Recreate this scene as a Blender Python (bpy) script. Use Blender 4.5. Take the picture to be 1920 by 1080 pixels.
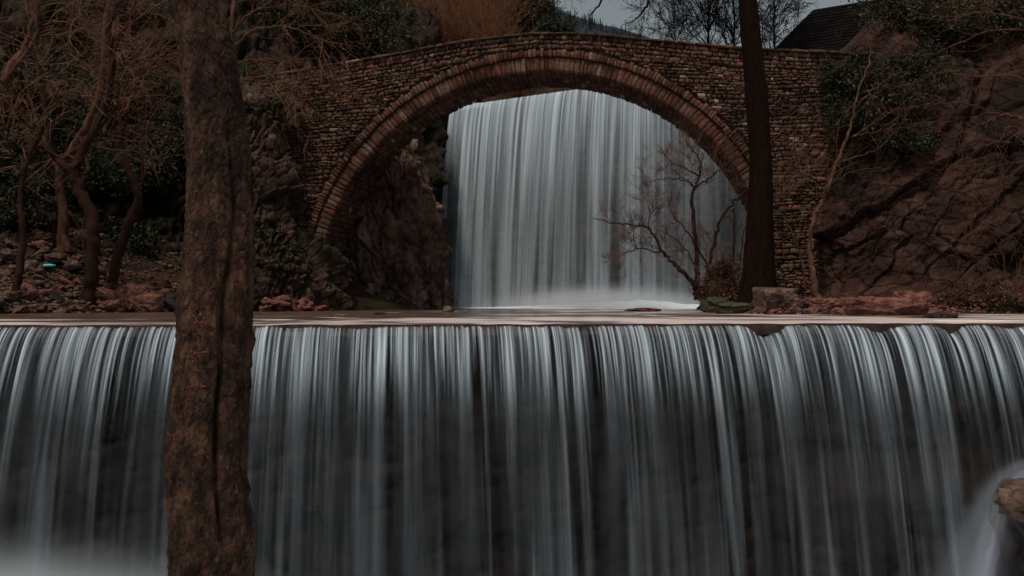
import bpy, math, random
import numpy as np
from mathutils import Vector, noise as mnoise

# ------------------------------------------------------------------ clearing
for o in list(bpy.data.objects):
    bpy.data.objects.remove(o, do_unlink=True)
scene = bpy.context.scene
COL = scene.collection
rng = np.random.default_rng(7)
random.seed(7)

# ------------------------------------------------------------------ camera
FPX, HOR, EYE = 1790.0, 566.0, 0.30
cam_d = bpy.data.cameras.new('camera')
cam = bpy.data.objects.new('camera', cam_d)
COL.objects.link(cam)
cam.location = (0, 0, EYE)
cam.rotation_euler = (math.radians(90), 0, 0)
cam_d.sensor_width = 36.0
cam_d.lens = 36.0 * FPX / 1920.0
cam_d.shift_y = (HOR - 540.0) / 1920.0
cam_d.clip_start, cam_d.clip_end = 0.1, 3000.0
scene.camera = cam

# ------------------------------------------------------------------ world, sun, exposure
SUN_AZ, SUN_EL = math.radians(28), math.radians(65)      # azimuth: left of straight behind the camera
world = bpy.data.worlds.new('World')
scene.world = world
world.use_nodes = True
wn, wl = world.node_tree.nodes, world.node_tree.links
wn.clear()
sky = wn.new('ShaderNodeTexSky')
sky.sky_type = 'NISHITA'
sky.sun_disc = False
sky.sun_elevation = SUN_EL
sky.sun_rotation = math.radians(180) + SUN_AZ
sky.air_density, sky.dust_density, sky.ozone_density = 1.2, 3.0, 1.0
hs = wn.new('ShaderNodeHueSaturation')
hs.inputs['Saturation'].default_value = 0.30
wl.new(sky.outputs[0], hs.inputs['Color'])
bgn = wn.new('ShaderNodeBackground')
bgn.inputs['Strength'].default_value = 0.074
tint = wn.new('ShaderNodeMix'); tint.data_type = 'RGBA'; tint.blend_type = 'MULTIPLY'
tint.inputs[0].default_value = 1.0
tint.inputs[7].default_value = (0.92, 1.0, 0.97, 1)
wl.new(hs.outputs[0], tint.inputs[6])
wl.new(tint.outputs[2], bgn.inputs['Color'])
wo = wn.new('ShaderNodeOutputWorld')
wl.new(bgn.outputs[0], wo.inputs['Surface'])

sun_d = bpy.data.lights.new('sun', 'SUN')
sun_d.energy = 2.3
sun_d.angle = math.radians(8)
sun_d.color = (1.0, 0.87, 0.77)
sun = bpy.data.objects.new('sun', sun_d)
COL.objects.link(sun)
to_sun = Vector((-math.sin(SUN_AZ) * math.cos(SUN_EL), -math.cos(SUN_AZ) * math.cos(SUN_EL), math.sin(SUN_EL)))
sun.rotation_euler = (-to_sun).to_track_quat('-Z', 'Y').to_euler()
sun.location = to_sun * 80

scene.render.engine = 'CYCLES'
scene.cycles.use_denoising = True
scene.cycles.max_bounces = 7
scene.cycles.transparent_max_bounces = 24
scene.cycles.volume_bounces = 1
scene.view_settings.view_transform = 'Standard'
scene.view_settings.look = 'None'
scene.view_settings.exposure = -0.2
scene.view_settings.gamma = 1.0
scene.view_settings.use_curve_mapping = False


# ------------------------------------------------------------------ helpers
def P(u, v, Y):
    """a point at distance Y seen at photograph pixel (u, v)"""
    return np.array([(u - 960.0) / FPX * Y, Y, EYE + (HOR - v) / FPX * Y])


def tag(o, label=None, cat=None, group=None, kind=None):
    if label: o['label'] = label
    if cat: o['category'] = cat
    if group: o['group'] = group
    if kind: o['kind'] = kind
    return o


def empty(name, loc=(0, 0, 0), rz=0.0):
    o = bpy.data.objects.new(name, None)
    o.location = loc
    o.rotation_euler = (0, 0, rz)
    COL.objects.link(o)
    return o


def link(name, me, parent=None, loc=None):
    o = bpy.data.objects.new(name, me)
    COL.objects.link(o)
    if parent is not None: o.parent = parent
    if loc is not None: o.location = loc
    return o


def mesh(name, V, F, mat=None, smooth=False, cols=None, uv=None):
    me = bpy.data.meshes.new(name)
    V = np.asarray(V, dtype=np.float32).reshape(-1, 3)
    if isinstance(F, np.ndarray):
        k = F.shape[1]
        me.vertices.add(len(V)); me.vertices.foreach_set('co', V.ravel())
        me.loops.add(F.size); me.loops.foreach_set('vertex_index', F.astype(np.int32).ravel())
        me.polygons.add(len(F))
        me.polygons.foreach_set('loop_start', np.arange(0, F.size, k, dtype=np.int32))
        me.polygons.foreach_set('loop_total', np.full(len(F), k, dtype=np.int32))
        me.update(calc_edges=True)
    else:
        me.from_pydata([tuple(map(float, v)) for v in V], [], F)
    if smooth:
        me.polygons.foreach_set('use_smooth', np.ones(len(me.polygons), dtype=bool))
    if cols is not None:
        a = me.color_attributes.new('Col', 'FLOAT_COLOR', 'POINT')
        c = np.ones((len(V), 4), dtype=np.float32); c[:, :3] = cols
        a.data.foreach_set('color', c.ravel())
    if uv is not None:
        l = me.uv_layers.new(name='UVMap')
        idx = np.empty(len(me.loops), dtype=np.int32); me.loops.foreach_get('vertex_index', idx)
        l.data.foreach_set('uv', np.asarray(uv, dtype=np.float32)[idx].ravel())
    if mat is not None: me.materials.append(mat)
    me.update()
    return me


# ---- noise
_perm = np.random.default_rng(3).permutation(256)
_perm = np.concatenate([_perm, _perm, _perm])
_g = np.random.default_rng(4).normal(size=(256, 3)); _g /= np.linalg.norm(_g, axis=1)[:, None]


def pnoise(p):
    i = np.floor(p).astype(int); f = p - i
    u = f * f * f * (f * (f * 6 - 15) + 10)
    i &= 255
    out = np.zeros(len(p))
    for dx in (0, 1):
        for dy in (0, 1):
            for dz in (0, 1):
                h = _perm[_perm[_perm[(i[:, 0] + dx) & 255] + ((i[:, 1] + dy) & 255)] + ((i[:, 2] + dz) & 255)]
                g = _g[h]
                d = g[:, 0] * (f[:, 0] - dx) + g[:, 1] * (f[:, 1] - dy) + g[:, 2] * (f[:, 2] - dz)
                w = (u[:, 0] if dx else 1 - u[:, 0]) * (u[:, 1] if dy else 1 - u[:, 1]) * (u[:, 2] if dz else 1 - u[:, 2])
                out += w * d
    return out * 1.6


def fbm(p, oct=4, lac=2.05, gain=0.5):
    a, s, f = 1.0, 0.0, 1.0
    for k in range(oct):
        s = s + a * pnoise(p * f + 17.3 * k); a *= gain; f *= lac
    return s


def cells(p, seed=0, tl=0.9):
    """blocky fracture: every Worley cell has its own offset and tilt; returns value, edge distance"""
    i0 = np.floor(p).astype(int)
    best = np.full(len(p), 9.0); second = np.full(len(p), 9.0)
    val = np.zeros(len(p))
    for dx in (-1, 0, 1):
        for dy in (-1, 0, 1):
            for dz in (-1, 0, 1):
                c = i0 + np.array([dx, dy, dz]); cc = c & 255
                h = _perm[_perm[_perm[(cc[:, 0] + seed) & 255] + cc[:, 1]] + cc[:, 2]]
                h2 = _perm[h + 91]; h3 = _perm[h + 173]
                ctr = c + np.stack([h, h2, h3], 1) / 255.0
                d = p - ctr
                r = np.sqrt((d ** 2).sum(1))
                tilt = (d * _g[h2]).sum(1)
                v = (h3 / 255.0 - 0.5) + tl * tilt
                m = r < best
                second = np.where(m, best, np.minimum(second, r))
                val = np.where(m, v, val); best = np.where(m, r, best)
    return val, second - best


def rock_disp(p, s1=0.55, s2=1.6, s3=4.5, a1=0.55, a2=0.22, a3=0.08, strata=1.0, tl=0.8, rot=0.0, warp_=0.28):
    """fractured rock: three sizes of tilted blocks with cracks between them, rotated in the picture plane by rot"""
    q = p + warp_ * np.stack([fbm(p * 0.8, 2), fbm(p * 0.8 + 31, 2), fbm(p * 0.8 + 67, 2)], 1)
    if rot:
        c_, s_ = math.cos(rot), math.sin(rot)
        q = np.stack([q[:, 0] * c_ + q[:, 2] * s_, q[:, 1], -q[:, 0] * s_ + q[:, 2] * c_], 1)
    q = q * np.array([1.0, 1.0, strata])
    v1, e1 = cells(q * s1, 1, tl); v2, e2 = cells(q * s2, 5, tl); v3, e3 = cells(q * s3, 9, 1.2); v4, e4 = cells(q * s3 * 2.4, 13, 1.2)
    d = a1 * v1 + a2 * v2 + a3 * v3 + a3 * 0.45 * v4
    d -= a1 * 0.35 * np.exp(-(e1 / 0.045) ** 2) + a2 * 0.7 * np.exp(-(e2 / 0.07) ** 2) + a3 * 0.5 * np.exp(-(e3 / 0.1) ** 2)
    return d + 0.3 * a1 * fbm(p * 0.5, 3) + 0.25 * a3 * fbm(p * 7, 3)


def catmull(ctrl, n):
    """resample along axis 0 of ctrl (k, ..., 3) to n rows"""
    k = len(ctrl)
    t = np.linspace(0, k - 1 - 1e-6, n)
    i = t.astype(int); f = (t - i).reshape((-1,) + (1,) * (ctrl.ndim - 1))
    g = lambda j: ctrl[np.clip(j, 0, k - 1)]
    p0, p1, p2, p3 = g(i - 1), g(i), g(i + 1), g(i + 2)
    return 0.5 * (2 * p1 + (p2 - p0) * f + (2 * p0 - 5 * p1 + 4 * p2 - p3) * f * f + (3 * p1 - p0 - 3 * p2 + p3) * f ** 3)


def grid_faces(nv, nu, closed=False):
    a = np.arange(nv * nu).reshape(nv, nu)
    if closed:
        b = np.roll(a, -1, axis=1)
        return np.stack([a[:-1], b[:-1], b[1:], a[1:]], -1).reshape(-1, 4)
    return np.stack([a[:-1, :-1], a[:-1, 1:], a[1:, 1:], a[1:, :-1]], -1).reshape(-1, 4)


def sheet(ctrl, nu, nv, disp=None, mask=None):
    """ctrl rows x cols x 3 -> displaced vertices (nv, nu, 3)"""
    c = catmull(np.asarray(ctrl, float), nv)
    c = catmull(c.transpose(1, 0, 2), nu).transpose(1, 0, 2)
    du = np.gradient(c, axis=1); dv = np.gradient(c, axis=0)
    n = np.cross(du, dv); n /= np.linalg.norm(n, axis=2)[..., None] + 1e-9
    if disp is not None:
        d = disp(c.reshape(-1, 3)).reshape(nv, nu, 1)
        if mask is not None: d = d * mask(c)[..., None]
        c = c + n * d
    return c


class Tubes:
    def __init__(s): s.V = []; s.F = []; s.n = 0; s.C = []

    def add(s, pts, rad, sides=4, cap=False, col=None):
        pts = np.asarray(pts, float); m = len(pts)
        rad = np.broadcast_to(np.asarray(rad, float), (m,))
        t = np.gradient(pts, axis=0); t /= np.linalg.norm(t, axis=1)[:, None] + 1e-9
        ref = np.array([0.31, 0.87, 0.39]) if abs(t[0, 2]) > 0.5 else np.array([0.1, 0.2, 0.97])
        a = np.cross(t, ref); a /= np.linalg.norm(a, axis=1)[:, None] + 1e-9
        b = np.cross(t, a)
        th = np.linspace(0, 2 * np.pi, sides, endpoint=False)
        ring = pts[:, None] + rad[:, None, None] * (a[:, None] * np.cos(th)[:, None] + b[:, None] * np.sin(th)[:, None])
        s.V.append(ring.reshape(-1, 3)); s.F.append(grid_faces(m, sides, True) + s.n)
        if col is not None: s.C.append(np.tile(col, (m * sides, 1)))
        s.n += m * sides

    def build(s, name, mat, parent=None, smooth=True):
        if not s.V: return None
        me = mesh(name, np.concatenate(s.V), np.concatenate(s.F), mat, smooth, np.concatenate(s.C) if s.C else None)
        return link(name, me, parent)


# ---- materials
def mat_base(name):
    m = bpy.data.materials.new(name); m.use_nodes = True
    nt = m.node_tree; b = nt.nodes['Principled BSDF']
    return m, nt, b


def N(nt, t, **kw):
    n = nt.nodes.new(t)
    for k, v in kw.items():
        if k in n.inputs: n.inputs[k].default_value = v
        else: setattr(n, k, v)
    return n


def ramp(nt, fac, stops):
    r = nt.nodes.new('ShaderNodeValToRGB')
    e = r.color_ramp.elements
    while len(e) < len(stops): e.new(0.5)
    for k, (p, c) in enumerate(stops):
        e[k].position = p; e[k].color = (*c, 1) if len(c) == 3 else c
    nt.links.new(fac, r.inputs[0])
    return r


def mottled(name, stops, scale=2.0, detail=8, rough=0.9, bump=0.4, bscale=12.0, bdist=0.03, use_col=False, patch=None,
            pscale=0.8, stretch=(1, 1, 1), spec=0.12, cracks=False):
    """rough natural surface: mottled colour, optional patches of a second colour, fine relief"""
    m, nt, b = mat_base(name)
    tc = N(nt, 'ShaderNodeTexCoord')
    mp = N(nt, 'ShaderNodeMapping'); mp.inputs['Scale'].default_value = stretch
    nt.links.new(tc.outputs['Object'], mp.inputs[0])
    n1 = N(nt, 'ShaderNodeTexNoise', Scale=scale, Detail=detail, Roughness=0.65)
    nt.links.new(mp.outputs[0], n1.inputs['Vector'])
    r = ramp(nt, n1.outputs['Fac'], stops)
    col = r.outputs[0]
    if patch:
        n2 = N(nt, 'ShaderNodeTexNoise', Scale=pscale, Detail=6, Roughness=0.7)
        nt.links.new(mp.outputs[0], n2.inputs['Vector'])
        r2 = ramp(nt, n2.outputs['Fac'], [(patch[1], (0, 0, 0)), (patch[2], (1, 1, 1))])
        mx = N(nt, 'ShaderNodeMix', data_type='RGBA')
        nt.links.new(r2.outputs[0], mx.inputs[0]); nt.links.new(col, mx.inputs[6]); mx.inputs[7].default_value = (*patch[0], 1)
        col = mx.outputs[2]
    if use_col:
        at = N(nt, 'ShaderNodeVertexColor', layer_name='Col')
        mx = N(nt, 'ShaderNodeMix', data_type='RGBA', blend_type='MULTIPLY'); mx.inputs[0].default_value = 1.0
        nt.links.new(col, mx.inputs[6]); nt.links.new(at.outputs[0], mx.inputs[7])
        col = mx.outputs[2]
    hsv = N(nt, 'ShaderNodeHueSaturation', Hue=0.488, Saturation=1.12, Value=0.94); nt.links.new(col, hsv.inputs['Color']); col = hsv.outputs[0]
    nt.links.new(col, b.inputs['Base Color'])
    b.inputs['Roughness'].default_value = rough
    b.inputs['Specular IOR Level'].default_value = spec
    n3 = N(nt, 'ShaderNodeTexNoise', Scale=bscale, Detail=8, Roughness=0.7)
    nt.links.new(mp.outputs[0], n3.inputs['Vector'])
    bp = N(nt, 'ShaderNodeBump', Strength=bump, Distance=bdist)
    nt.links.new(n3.outputs['Fac'], bp.inputs['Height'])
    nrm = bp.outputs[0]
    if cracks:                                   # hairline joints, too fine for the mesh
        mc = N(nt, 'ShaderNodeMapping'); mc.inputs['Rotation'].default_value = (0, math.radians(40), 0); mc.inputs['Scale'].default_value = (0.45, 1, 1.3)
        wv_ = N(nt, 'ShaderNodeVectorMath', operation='MULTIPLY_ADD'); nt.links.new(n1.outputs['Color'], wv_.inputs[0]); wv_.inputs[1].default_value = (0.5, 0.5, 0.5)
        nt.links.new(tc.outputs['Object'], wv_.inputs[2]); nt.links.new(wv_.outputs[0], mc.inputs[0])
        vo = N(nt, 'ShaderNodeTexVoronoi', feature='DISTANCE_TO_EDGE', Scale=1.7); nt.links.new(mc.outputs[0], vo.inputs['Vector'])
        rc = ramp(nt, vo.outputs['Distance'], [(0.0, (0, 0, 0)), (0.035, (1, 1, 1))])
        b2_ = N(nt, 'ShaderNodeBump', Strength=1.0, Distance=0.10); nt.links.new(rc.outputs[0], b2_.inputs['Height']); nt.links.new(nrm, b2_.inputs['Normal'])
        nrm = b2_.outputs[0]
    nt.links.new(nrm, b.inputs['Normal'])
    return m


M = {}
M['stone'] = mottled('bridge_stone', [(0.25, (0.38, 0.36, 0.35)), (0.5, (0.85, 0.82, 0.8)), (0.75, (1.25, 1.18, 1.12))], scale=7,
                     use_col=True, bump=1.0, bscale=16, bdist=0.035, patch=((0.30, 0.30, 0.27), 0.50, 0.62), pscale=0.55)
M['mortar'] = mottled('mortar', [(0.3, (0.03, 0.02, 0.015)), (0.7, (0.075, 0.052, 0.04))], scale=6, bscale=30)
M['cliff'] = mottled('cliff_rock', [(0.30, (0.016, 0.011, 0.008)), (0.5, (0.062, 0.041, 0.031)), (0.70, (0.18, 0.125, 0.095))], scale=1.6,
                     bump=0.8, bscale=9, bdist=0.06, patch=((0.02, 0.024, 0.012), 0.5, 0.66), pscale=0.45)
M['cliff_dark'] = mottled('hill_rock_painted_shade', [(0.30, (0.008, 0.006, 0.005)), (0.5, (0.028, 0.019, 0.014)), (0.72, (0.10, 0.068, 0.05))], scale=1.6,
                          bump=0.9, bscale=9, bdist=0.06, patch=((0.012, 0.015, 0.007), 0.46, 0.60), pscale=0.4)  # cliff rock in darker colours, painting in the shade of the left hillside
M['cliff_brown'] = mottled('brown_cliff_rock', [(0.30, (0.018, 0.010, 0.0075)), (0.5, (0.050, 0.029, 0.021)), (0.66, (0.098, 0.060, 0.045)), (0.78, (0.25, 0.18, 0.14))],
                           scale=1.1, detail=9, bump=0.7, bscale=6, bdist=0.05, patch=((0.020, 0.014, 0.010), 0.52, 0.62), pscale=0.4, cracks=True)
M['outcrop'] = mottled('outcrop_rock', [(0.28, (0.05, 0.033, 0.026)), (0.5, (0.16, 0.108, 0.084)), (0.74, (0.42, 0.31, 0.25))],
                       scale=1.6, detail=12, bump=1.0, bscale=7, bdist=0.08, patch=((0.05, 0.034, 0.026), 0.50, 0.64), pscale=0.5)
M['pale_rock'] = mottled('pale_rock', [(0.28, (0.034, 0.023, 0.017)), (0.5, (0.11, 0.074, 0.055)), (0.74, (0.30, 0.22, 0.17))],
                         scale=3.0, bump=0.8, bscale=14, bdist=0.03)
M['red_rock'] = mottled('red_rock', [(0.25, (0.05, 0.028, 0.022)), (0.5, (0.17, 0.085, 0.064)), (0.75, (0.30, 0.19, 0.15))],
                        scale=4.0, bump=0.8, bscale=16, bdist=0.02)
M['dark_rock'] = mottled('wet_dark_rock', [(0.3, (0.012, 0.010, 0.010)), (0.7, (0.05, 0.04, 0.037))], scale=4, rough=0.5,
                         bump=0.8, bscale=12)
M['weir_rock'] = mottled('wet_weir_rock', [(0.3, (0.006, 0.005, 0.0045)), (0.7, (0.014, 0.011, 0.009)), (0.82, (0.035, 0.02, 0.015))], scale=1.6, rough=0.7,
                         bump=0.4, bscale=9, stretch=(0.6, 1, 1.6))
M['earth'] = mottled('leaf_strewn_earth', [(0.25, (0.014, 0.008, 0.006)), (0.5, (0.045, 0.026, 0.018)), (0.75, (0.11, 0.066, 0.046))],
                     scale=5, bump=0.9, bscale=18, bdist=0.05, patch=((0.02, 0.026, 0.01), 0.5, 0.62), pscale=0.5)
M['bark_dark'] = mottled('dark_bark', [(0.3, (0.004, 0.0026, 0.002)), (0.7, (0.026, 0.015, 0.010))], scale=5, stretch=(4, 4, 0.8),
                         bump=1.0, bscale=8, bdist=0.06, patch=((0.04, 0.03, 0.014), 0.70, 0.78), pscale=0.5, spec=0.04)
M['bark_tan'] = mottled('tan_bark', [(0.3, (0.04, 0.022, 0.015)), (0.55, (0.11, 0.064, 0.042)), (0.75, (0.26, 0.165, 0.11))], scale=3.5,
                        stretch=(2, 2, 0.7), bump=0.6, bscale=10)
M['bark_brown'] = mottled('brown_bark', [(0.3, (0.014, 0.008, 0.006)), (0.7, (0.058, 0.032, 0.022))], scale=3, stretch=(2, 2, 0.7),
                          bump=0.7, bscale=10)
M['twig'] = mottled('pale_twig', [(0.35, (0.12, 0.068, 0.044)), (0.65, (0.36, 0.22, 0.145))], scale=1.5, bump=0)
M['twig_brown'] = mottled('brown_twig', [(0.35, (0.06, 0.034, 0.025)), (0.65, (0.19, 0.112, 0.08))], scale=1.5, bump=0)
M['twig_dark'] = mottled('dark_twig', [(0.35, (0.018, 0.012, 0.012)), (0.65, (0.045, 0.03, 0.028))], scale=1.5, bump=0)
M['twig_red'] = mottled('red_twig', [(0.35, (0.11, 0.055, 0.032)), (0.65, (0.30, 0.17, 0.10))], scale=1.2, bump=0)
M['twig_black'] = mottled('black_twig', [(0.35, (0.008, 0.007, 0.010)), (0.65, (0.02, 0.016, 0.02))], scale=1.2, bump=0)
M['slate'] = mottled('slate', [(0.3, (0.005, 0.004, 0.004)), (0.7, (0.015, 0.011, 0.0105))], scale=3, bump=0.5, use_col=True)


def leaf_mat(name, c0, c1, rough=0.6):
    m, nt, b = mat_base(name)
    tc = N(nt, 'ShaderNodeTexCoord')
    n1 = N(nt, 'ShaderNodeTexNoise', Scale=1.3, Detail=4)
    nt.links.new(tc.outputs['Object'], n1.inputs['Vector'])
    r = ramp(nt, n1.outputs['Fac'], [(0.35, c0), (0.65, c1)])
    nt.links.new(r.outputs[0], b.inputs['Base Color'])
    b.inputs['Roughness'].default_value = rough
    b.inputs['Specular IOR Level'].default_value = 0.2
    return m


M['leaf_dark'] = leaf_mat('dark_evergreen_leaf', (0.012, 0.015, 0.007), (0.035, 0.038, 0.016))
M['leaf_olive'] = leaf_mat('olive_leaf', (0.022, 0.022, 0.010), (0.06, 0.055, 0.024))
M['leaf_conifer'] = leaf_mat('conifer_needles', (0.010, 0.016, 0.020), (0.022, 0.030, 0.036))
M['leaf_dead'] = leaf_mat('dead_leaf', (0.045, 0.02, 0.013), (0.16, 0.075, 0.048), 0.8)


def foreground_bark():
    m, nt, b = mat_base('plane_tree_bark')
    tc = N(nt, 'ShaderNodeTexCoord')
    mp = N(nt, 'ShaderNodeMapping'); mp.inputs['Scale'].default_value = (1, 1, 0.62)
    nt.links.new(tc.outputs['Object'], mp.inputs[0])
    ns = N(nt, 'ShaderNodeTexNoise', Scale=9, Detail=9, Roughness=0.72)
    nt.links.new(mp.outputs[0], ns.inputs['Vector'])
    base = ramp(nt, ns.outputs['Fac'], [(0.34, (0.009, 0.0045, 0.003)), (0.5, (0.055, 0.026, 0.0155)), (0.66, (0.165, 0.084, 0.05))])
    n2 = N(nt, 'ShaderNodeTexNoise', Scale=26, Detail=6, Roughness=0.65)
    nt.links.new(mp.outputs[0], n2.inputs['Vector'])
    fl = ramp(nt, n2.outputs['Fac'], [(0.57, (0, 0, 0)), (0.62, (0.8, 0.8, 0.8))])
    mx = N(nt, 'ShaderNodeMix', data_type='RGBA')
    nt.links.new(fl.outputs[0], mx.inputs[0]); nt.links.new(base.outputs[0], mx.inputs[6]); mx.inputs[7].default_value = (0.17, 0.10, 0.062, 1)
    n3 = N(nt, 'ShaderNodeTexNoise', Scale=2.3, Detail=4, Roughness=0.6)
    nt.links.new(mp.outputs[0], n3.inputs['Vector'])
    dk = ramp(nt, n3.outputs['Fac'], [(0.36, (0.30, 0.28, 0.28)), (0.64, (0.95, 0.88, 0.82))])
    mu = N(nt, 'ShaderNodeMix', data_type='RGBA', blend_type='MULTIPLY'); mu.inputs[0].default_value = 1
    nt.links.new(mx.outputs[2], mu.inputs[6]); nt.links.new(dk.outputs[0], mu.inputs[7])
    nt.links.new(mu.outputs[2], b.inputs['Base Color'])
    b.inputs['Roughness'].default_value = 0.9; b.inputs['Specular IOR Level'].default_value = 0.2
    n4 = N(nt, 'ShaderNodeTexNoise', Scale=42, Detail=8, Roughness=0.7)
    nt.links.new(mp.outputs[0], n4.inputs['Vector'])
    bp = N(nt, 'ShaderNodeBump', Strength=1.0, Distance=0.022)
    nt.links.new(n4.outputs['Fac'], bp.inputs['Height'])
    bp2 = N(nt, 'ShaderNodeBump', Strength=0.9, Distance=0.012)
    nt.links.new(fl.outputs[0], bp2.inputs['Height']); nt.links.new(bp.outputs[0], bp2.inputs['Normal'])
    nt.links.new(bp2.outputs[0], b.inputs['Normal'])
    return m


M['bark_plane'] = foreground_bark()


def plain(name, c, rough=0.5, spec=0.4, trans=0.0):
    m, nt, b = mat_base(name)
    tc = N(nt, 'ShaderNodeTexCoord'); n = N(nt, 'ShaderNodeTexNoise', Scale=20, Detail=4)
    nt.links.new(tc.outputs['Object'], n.inputs['Vector'])
    r = ramp(nt, n.outputs['Fac'], [(0.3, tuple(x * 0.8 for x in c)), (0.7, c)])
    nt.links.new(r.outputs[0], b.inputs['Base Color'])
    b.inputs['Roughness'].default_value = rough; b.inputs['Specular IOR Level'].default_value = spec
    b.inputs['Transmission Weight'].default_value = trans
    return m


M['bottle'] = plain('cyan_plastic', (0.12, 0.75, 0.72), 0.3, 0.5)
M['carve'] = mottled('carved_bare_wood', [(0.4, (0.045, 0.024, 0.017)), (0.62, (0.20, 0.09, 0.06))], scale=30, bump=0.3)
M['wall_plaster'] = mottled('dark_house_wall', [(0.3, (0.05, 0.036, 0.03)), (0.7, (0.10, 0.075, 0.06))], scale=4)


# water: clear brown pool with drifts of foam and a painted glint near the lip
def pool_mat(name, c0, c1, foam_glint_lo, foam_glint_hi, fx, fy, rough=0.22, foam_glint_col=(0.74, 0.66, 0.63), lip_foam_glint=0.13):
    m, nt, b = mat_base(name)
    tc = N(nt, 'ShaderNodeTexCoord')
    mp = N(nt, 'ShaderNodeMapping'); mp.inputs['Scale'].default_value = (fx, fy, 1)
    nt.links.new(tc.outputs['Object'], mp.inputs[0])
    n1 = N(nt, 'ShaderNodeTexNoise', Scale=1.0, Detail=5, Roughness=0.55, Distortion=0.6)
    nt.links.new(mp.outputs[0], n1.inputs['Vector'])
    body = ramp(nt, n1.outputs['Fac'], [(0.3, c0), (0.7, c1)])
    mp2 = N(nt, 'ShaderNodeMapping'); mp2.inputs['Scale'].default_value = (fx * 1.4, fy * 1.3, 1); mp2.inputs['Location'].default_value = (7, 3, 0)
    nt.links.new(tc.outputs['Object'], mp2.inputs[0])
    n2 = N(nt, 'ShaderNodeTexNoise', Scale=1.0, Detail=4, Roughness=0.5, Distortion=0.9)
    nt.links.new(mp2.outputs[0], n2.inputs['Vector'])
    # more foam and painted glint towards the middle and right of the pool
    sx = N(nt, 'ShaderNodeSeparateXYZ'); nt.links.new(tc.outputs['Object'], sx.inputs[0])
    mr = N(nt, 'ShaderNodeMapRange'); mr.inputs[1].default_value = -5; mr.inputs[2].default_value = 3
    mr.inputs[3].default_value = -0.14; mr.inputs[4].default_value = 0.03
    nt.links.new(sx.outputs[0], mr.inputs[0])
    ad = N(nt, 'ShaderNodeMath', operation='ADD'); nt.links.new(n2.outputs['Fac'], ad.inputs[0]); nt.links.new(mr.outputs[0], ad.inputs[1])
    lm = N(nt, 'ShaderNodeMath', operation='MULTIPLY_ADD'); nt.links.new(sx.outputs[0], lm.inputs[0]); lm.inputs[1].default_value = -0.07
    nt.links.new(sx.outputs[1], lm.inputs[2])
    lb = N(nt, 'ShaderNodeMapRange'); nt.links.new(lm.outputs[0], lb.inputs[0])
    lb.inputs[1].default_value = 20.0; lb.inputs[2].default_value = 14.0; lb.inputs[3].default_value = 0.0; lb.inputs[4].default_value = lip_foam_glint  # band by the lip: sun glint painted in the foam colour
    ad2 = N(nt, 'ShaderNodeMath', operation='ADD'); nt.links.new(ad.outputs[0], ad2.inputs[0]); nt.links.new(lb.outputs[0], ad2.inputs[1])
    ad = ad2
    fm = ramp(nt, ad.outputs[0], [(foam_glint_lo, (0, 0, 0)), (foam_glint_hi, (1, 1, 1))])
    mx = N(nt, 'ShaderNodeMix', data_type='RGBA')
    nt.links.new(fm.outputs[0], mx.inputs[0]); nt.links.new(body.outputs[0], mx.inputs[6]); mx.inputs[7].default_value = (*foam_glint_col, 1)
    nt.links.new(mx.outputs[2], b.inputs['Base Color'])
    b.inputs['Roughness'].default_value = rough; b.inputs['IOR'].default_value = 1.33
    bp = N(nt, 'ShaderNodeBump', Strength=0.25, Distance=0.05)
    nt.links.new(n2.outputs['Fac'], bp.inputs['Height']); nt.links.new(bp.outputs[0], b.inputs['Normal'])
    return m


M['pool'] = pool_mat('pool_water', (0.06, 0.036, 0.027), (0.16, 0.10, 0.078), 0.50, 0.66, 0.30, 0.45, foam_glint_col=(0.95, 0.80, 0.75), lip_foam_glint=0.19)
M['lip'] = mottled('clear_lip_water', [(0.3, (0.010, 0.007, 0.006)), (0.7, (0.05, 0.034, 0.028))], scale=2, stretch=(3, 1, 1), rough=0.7, bump=0.1, spec=0.08)
M['river'] = pool_mat('foaming_river', (0.35, 0.40, 0.44), (0.6, 0.66, 0.7), 0.40, 0.6, 0.5, 0.8, rough=0.6, foam_glint_col=(0.8, 0.85, 0.88))


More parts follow.
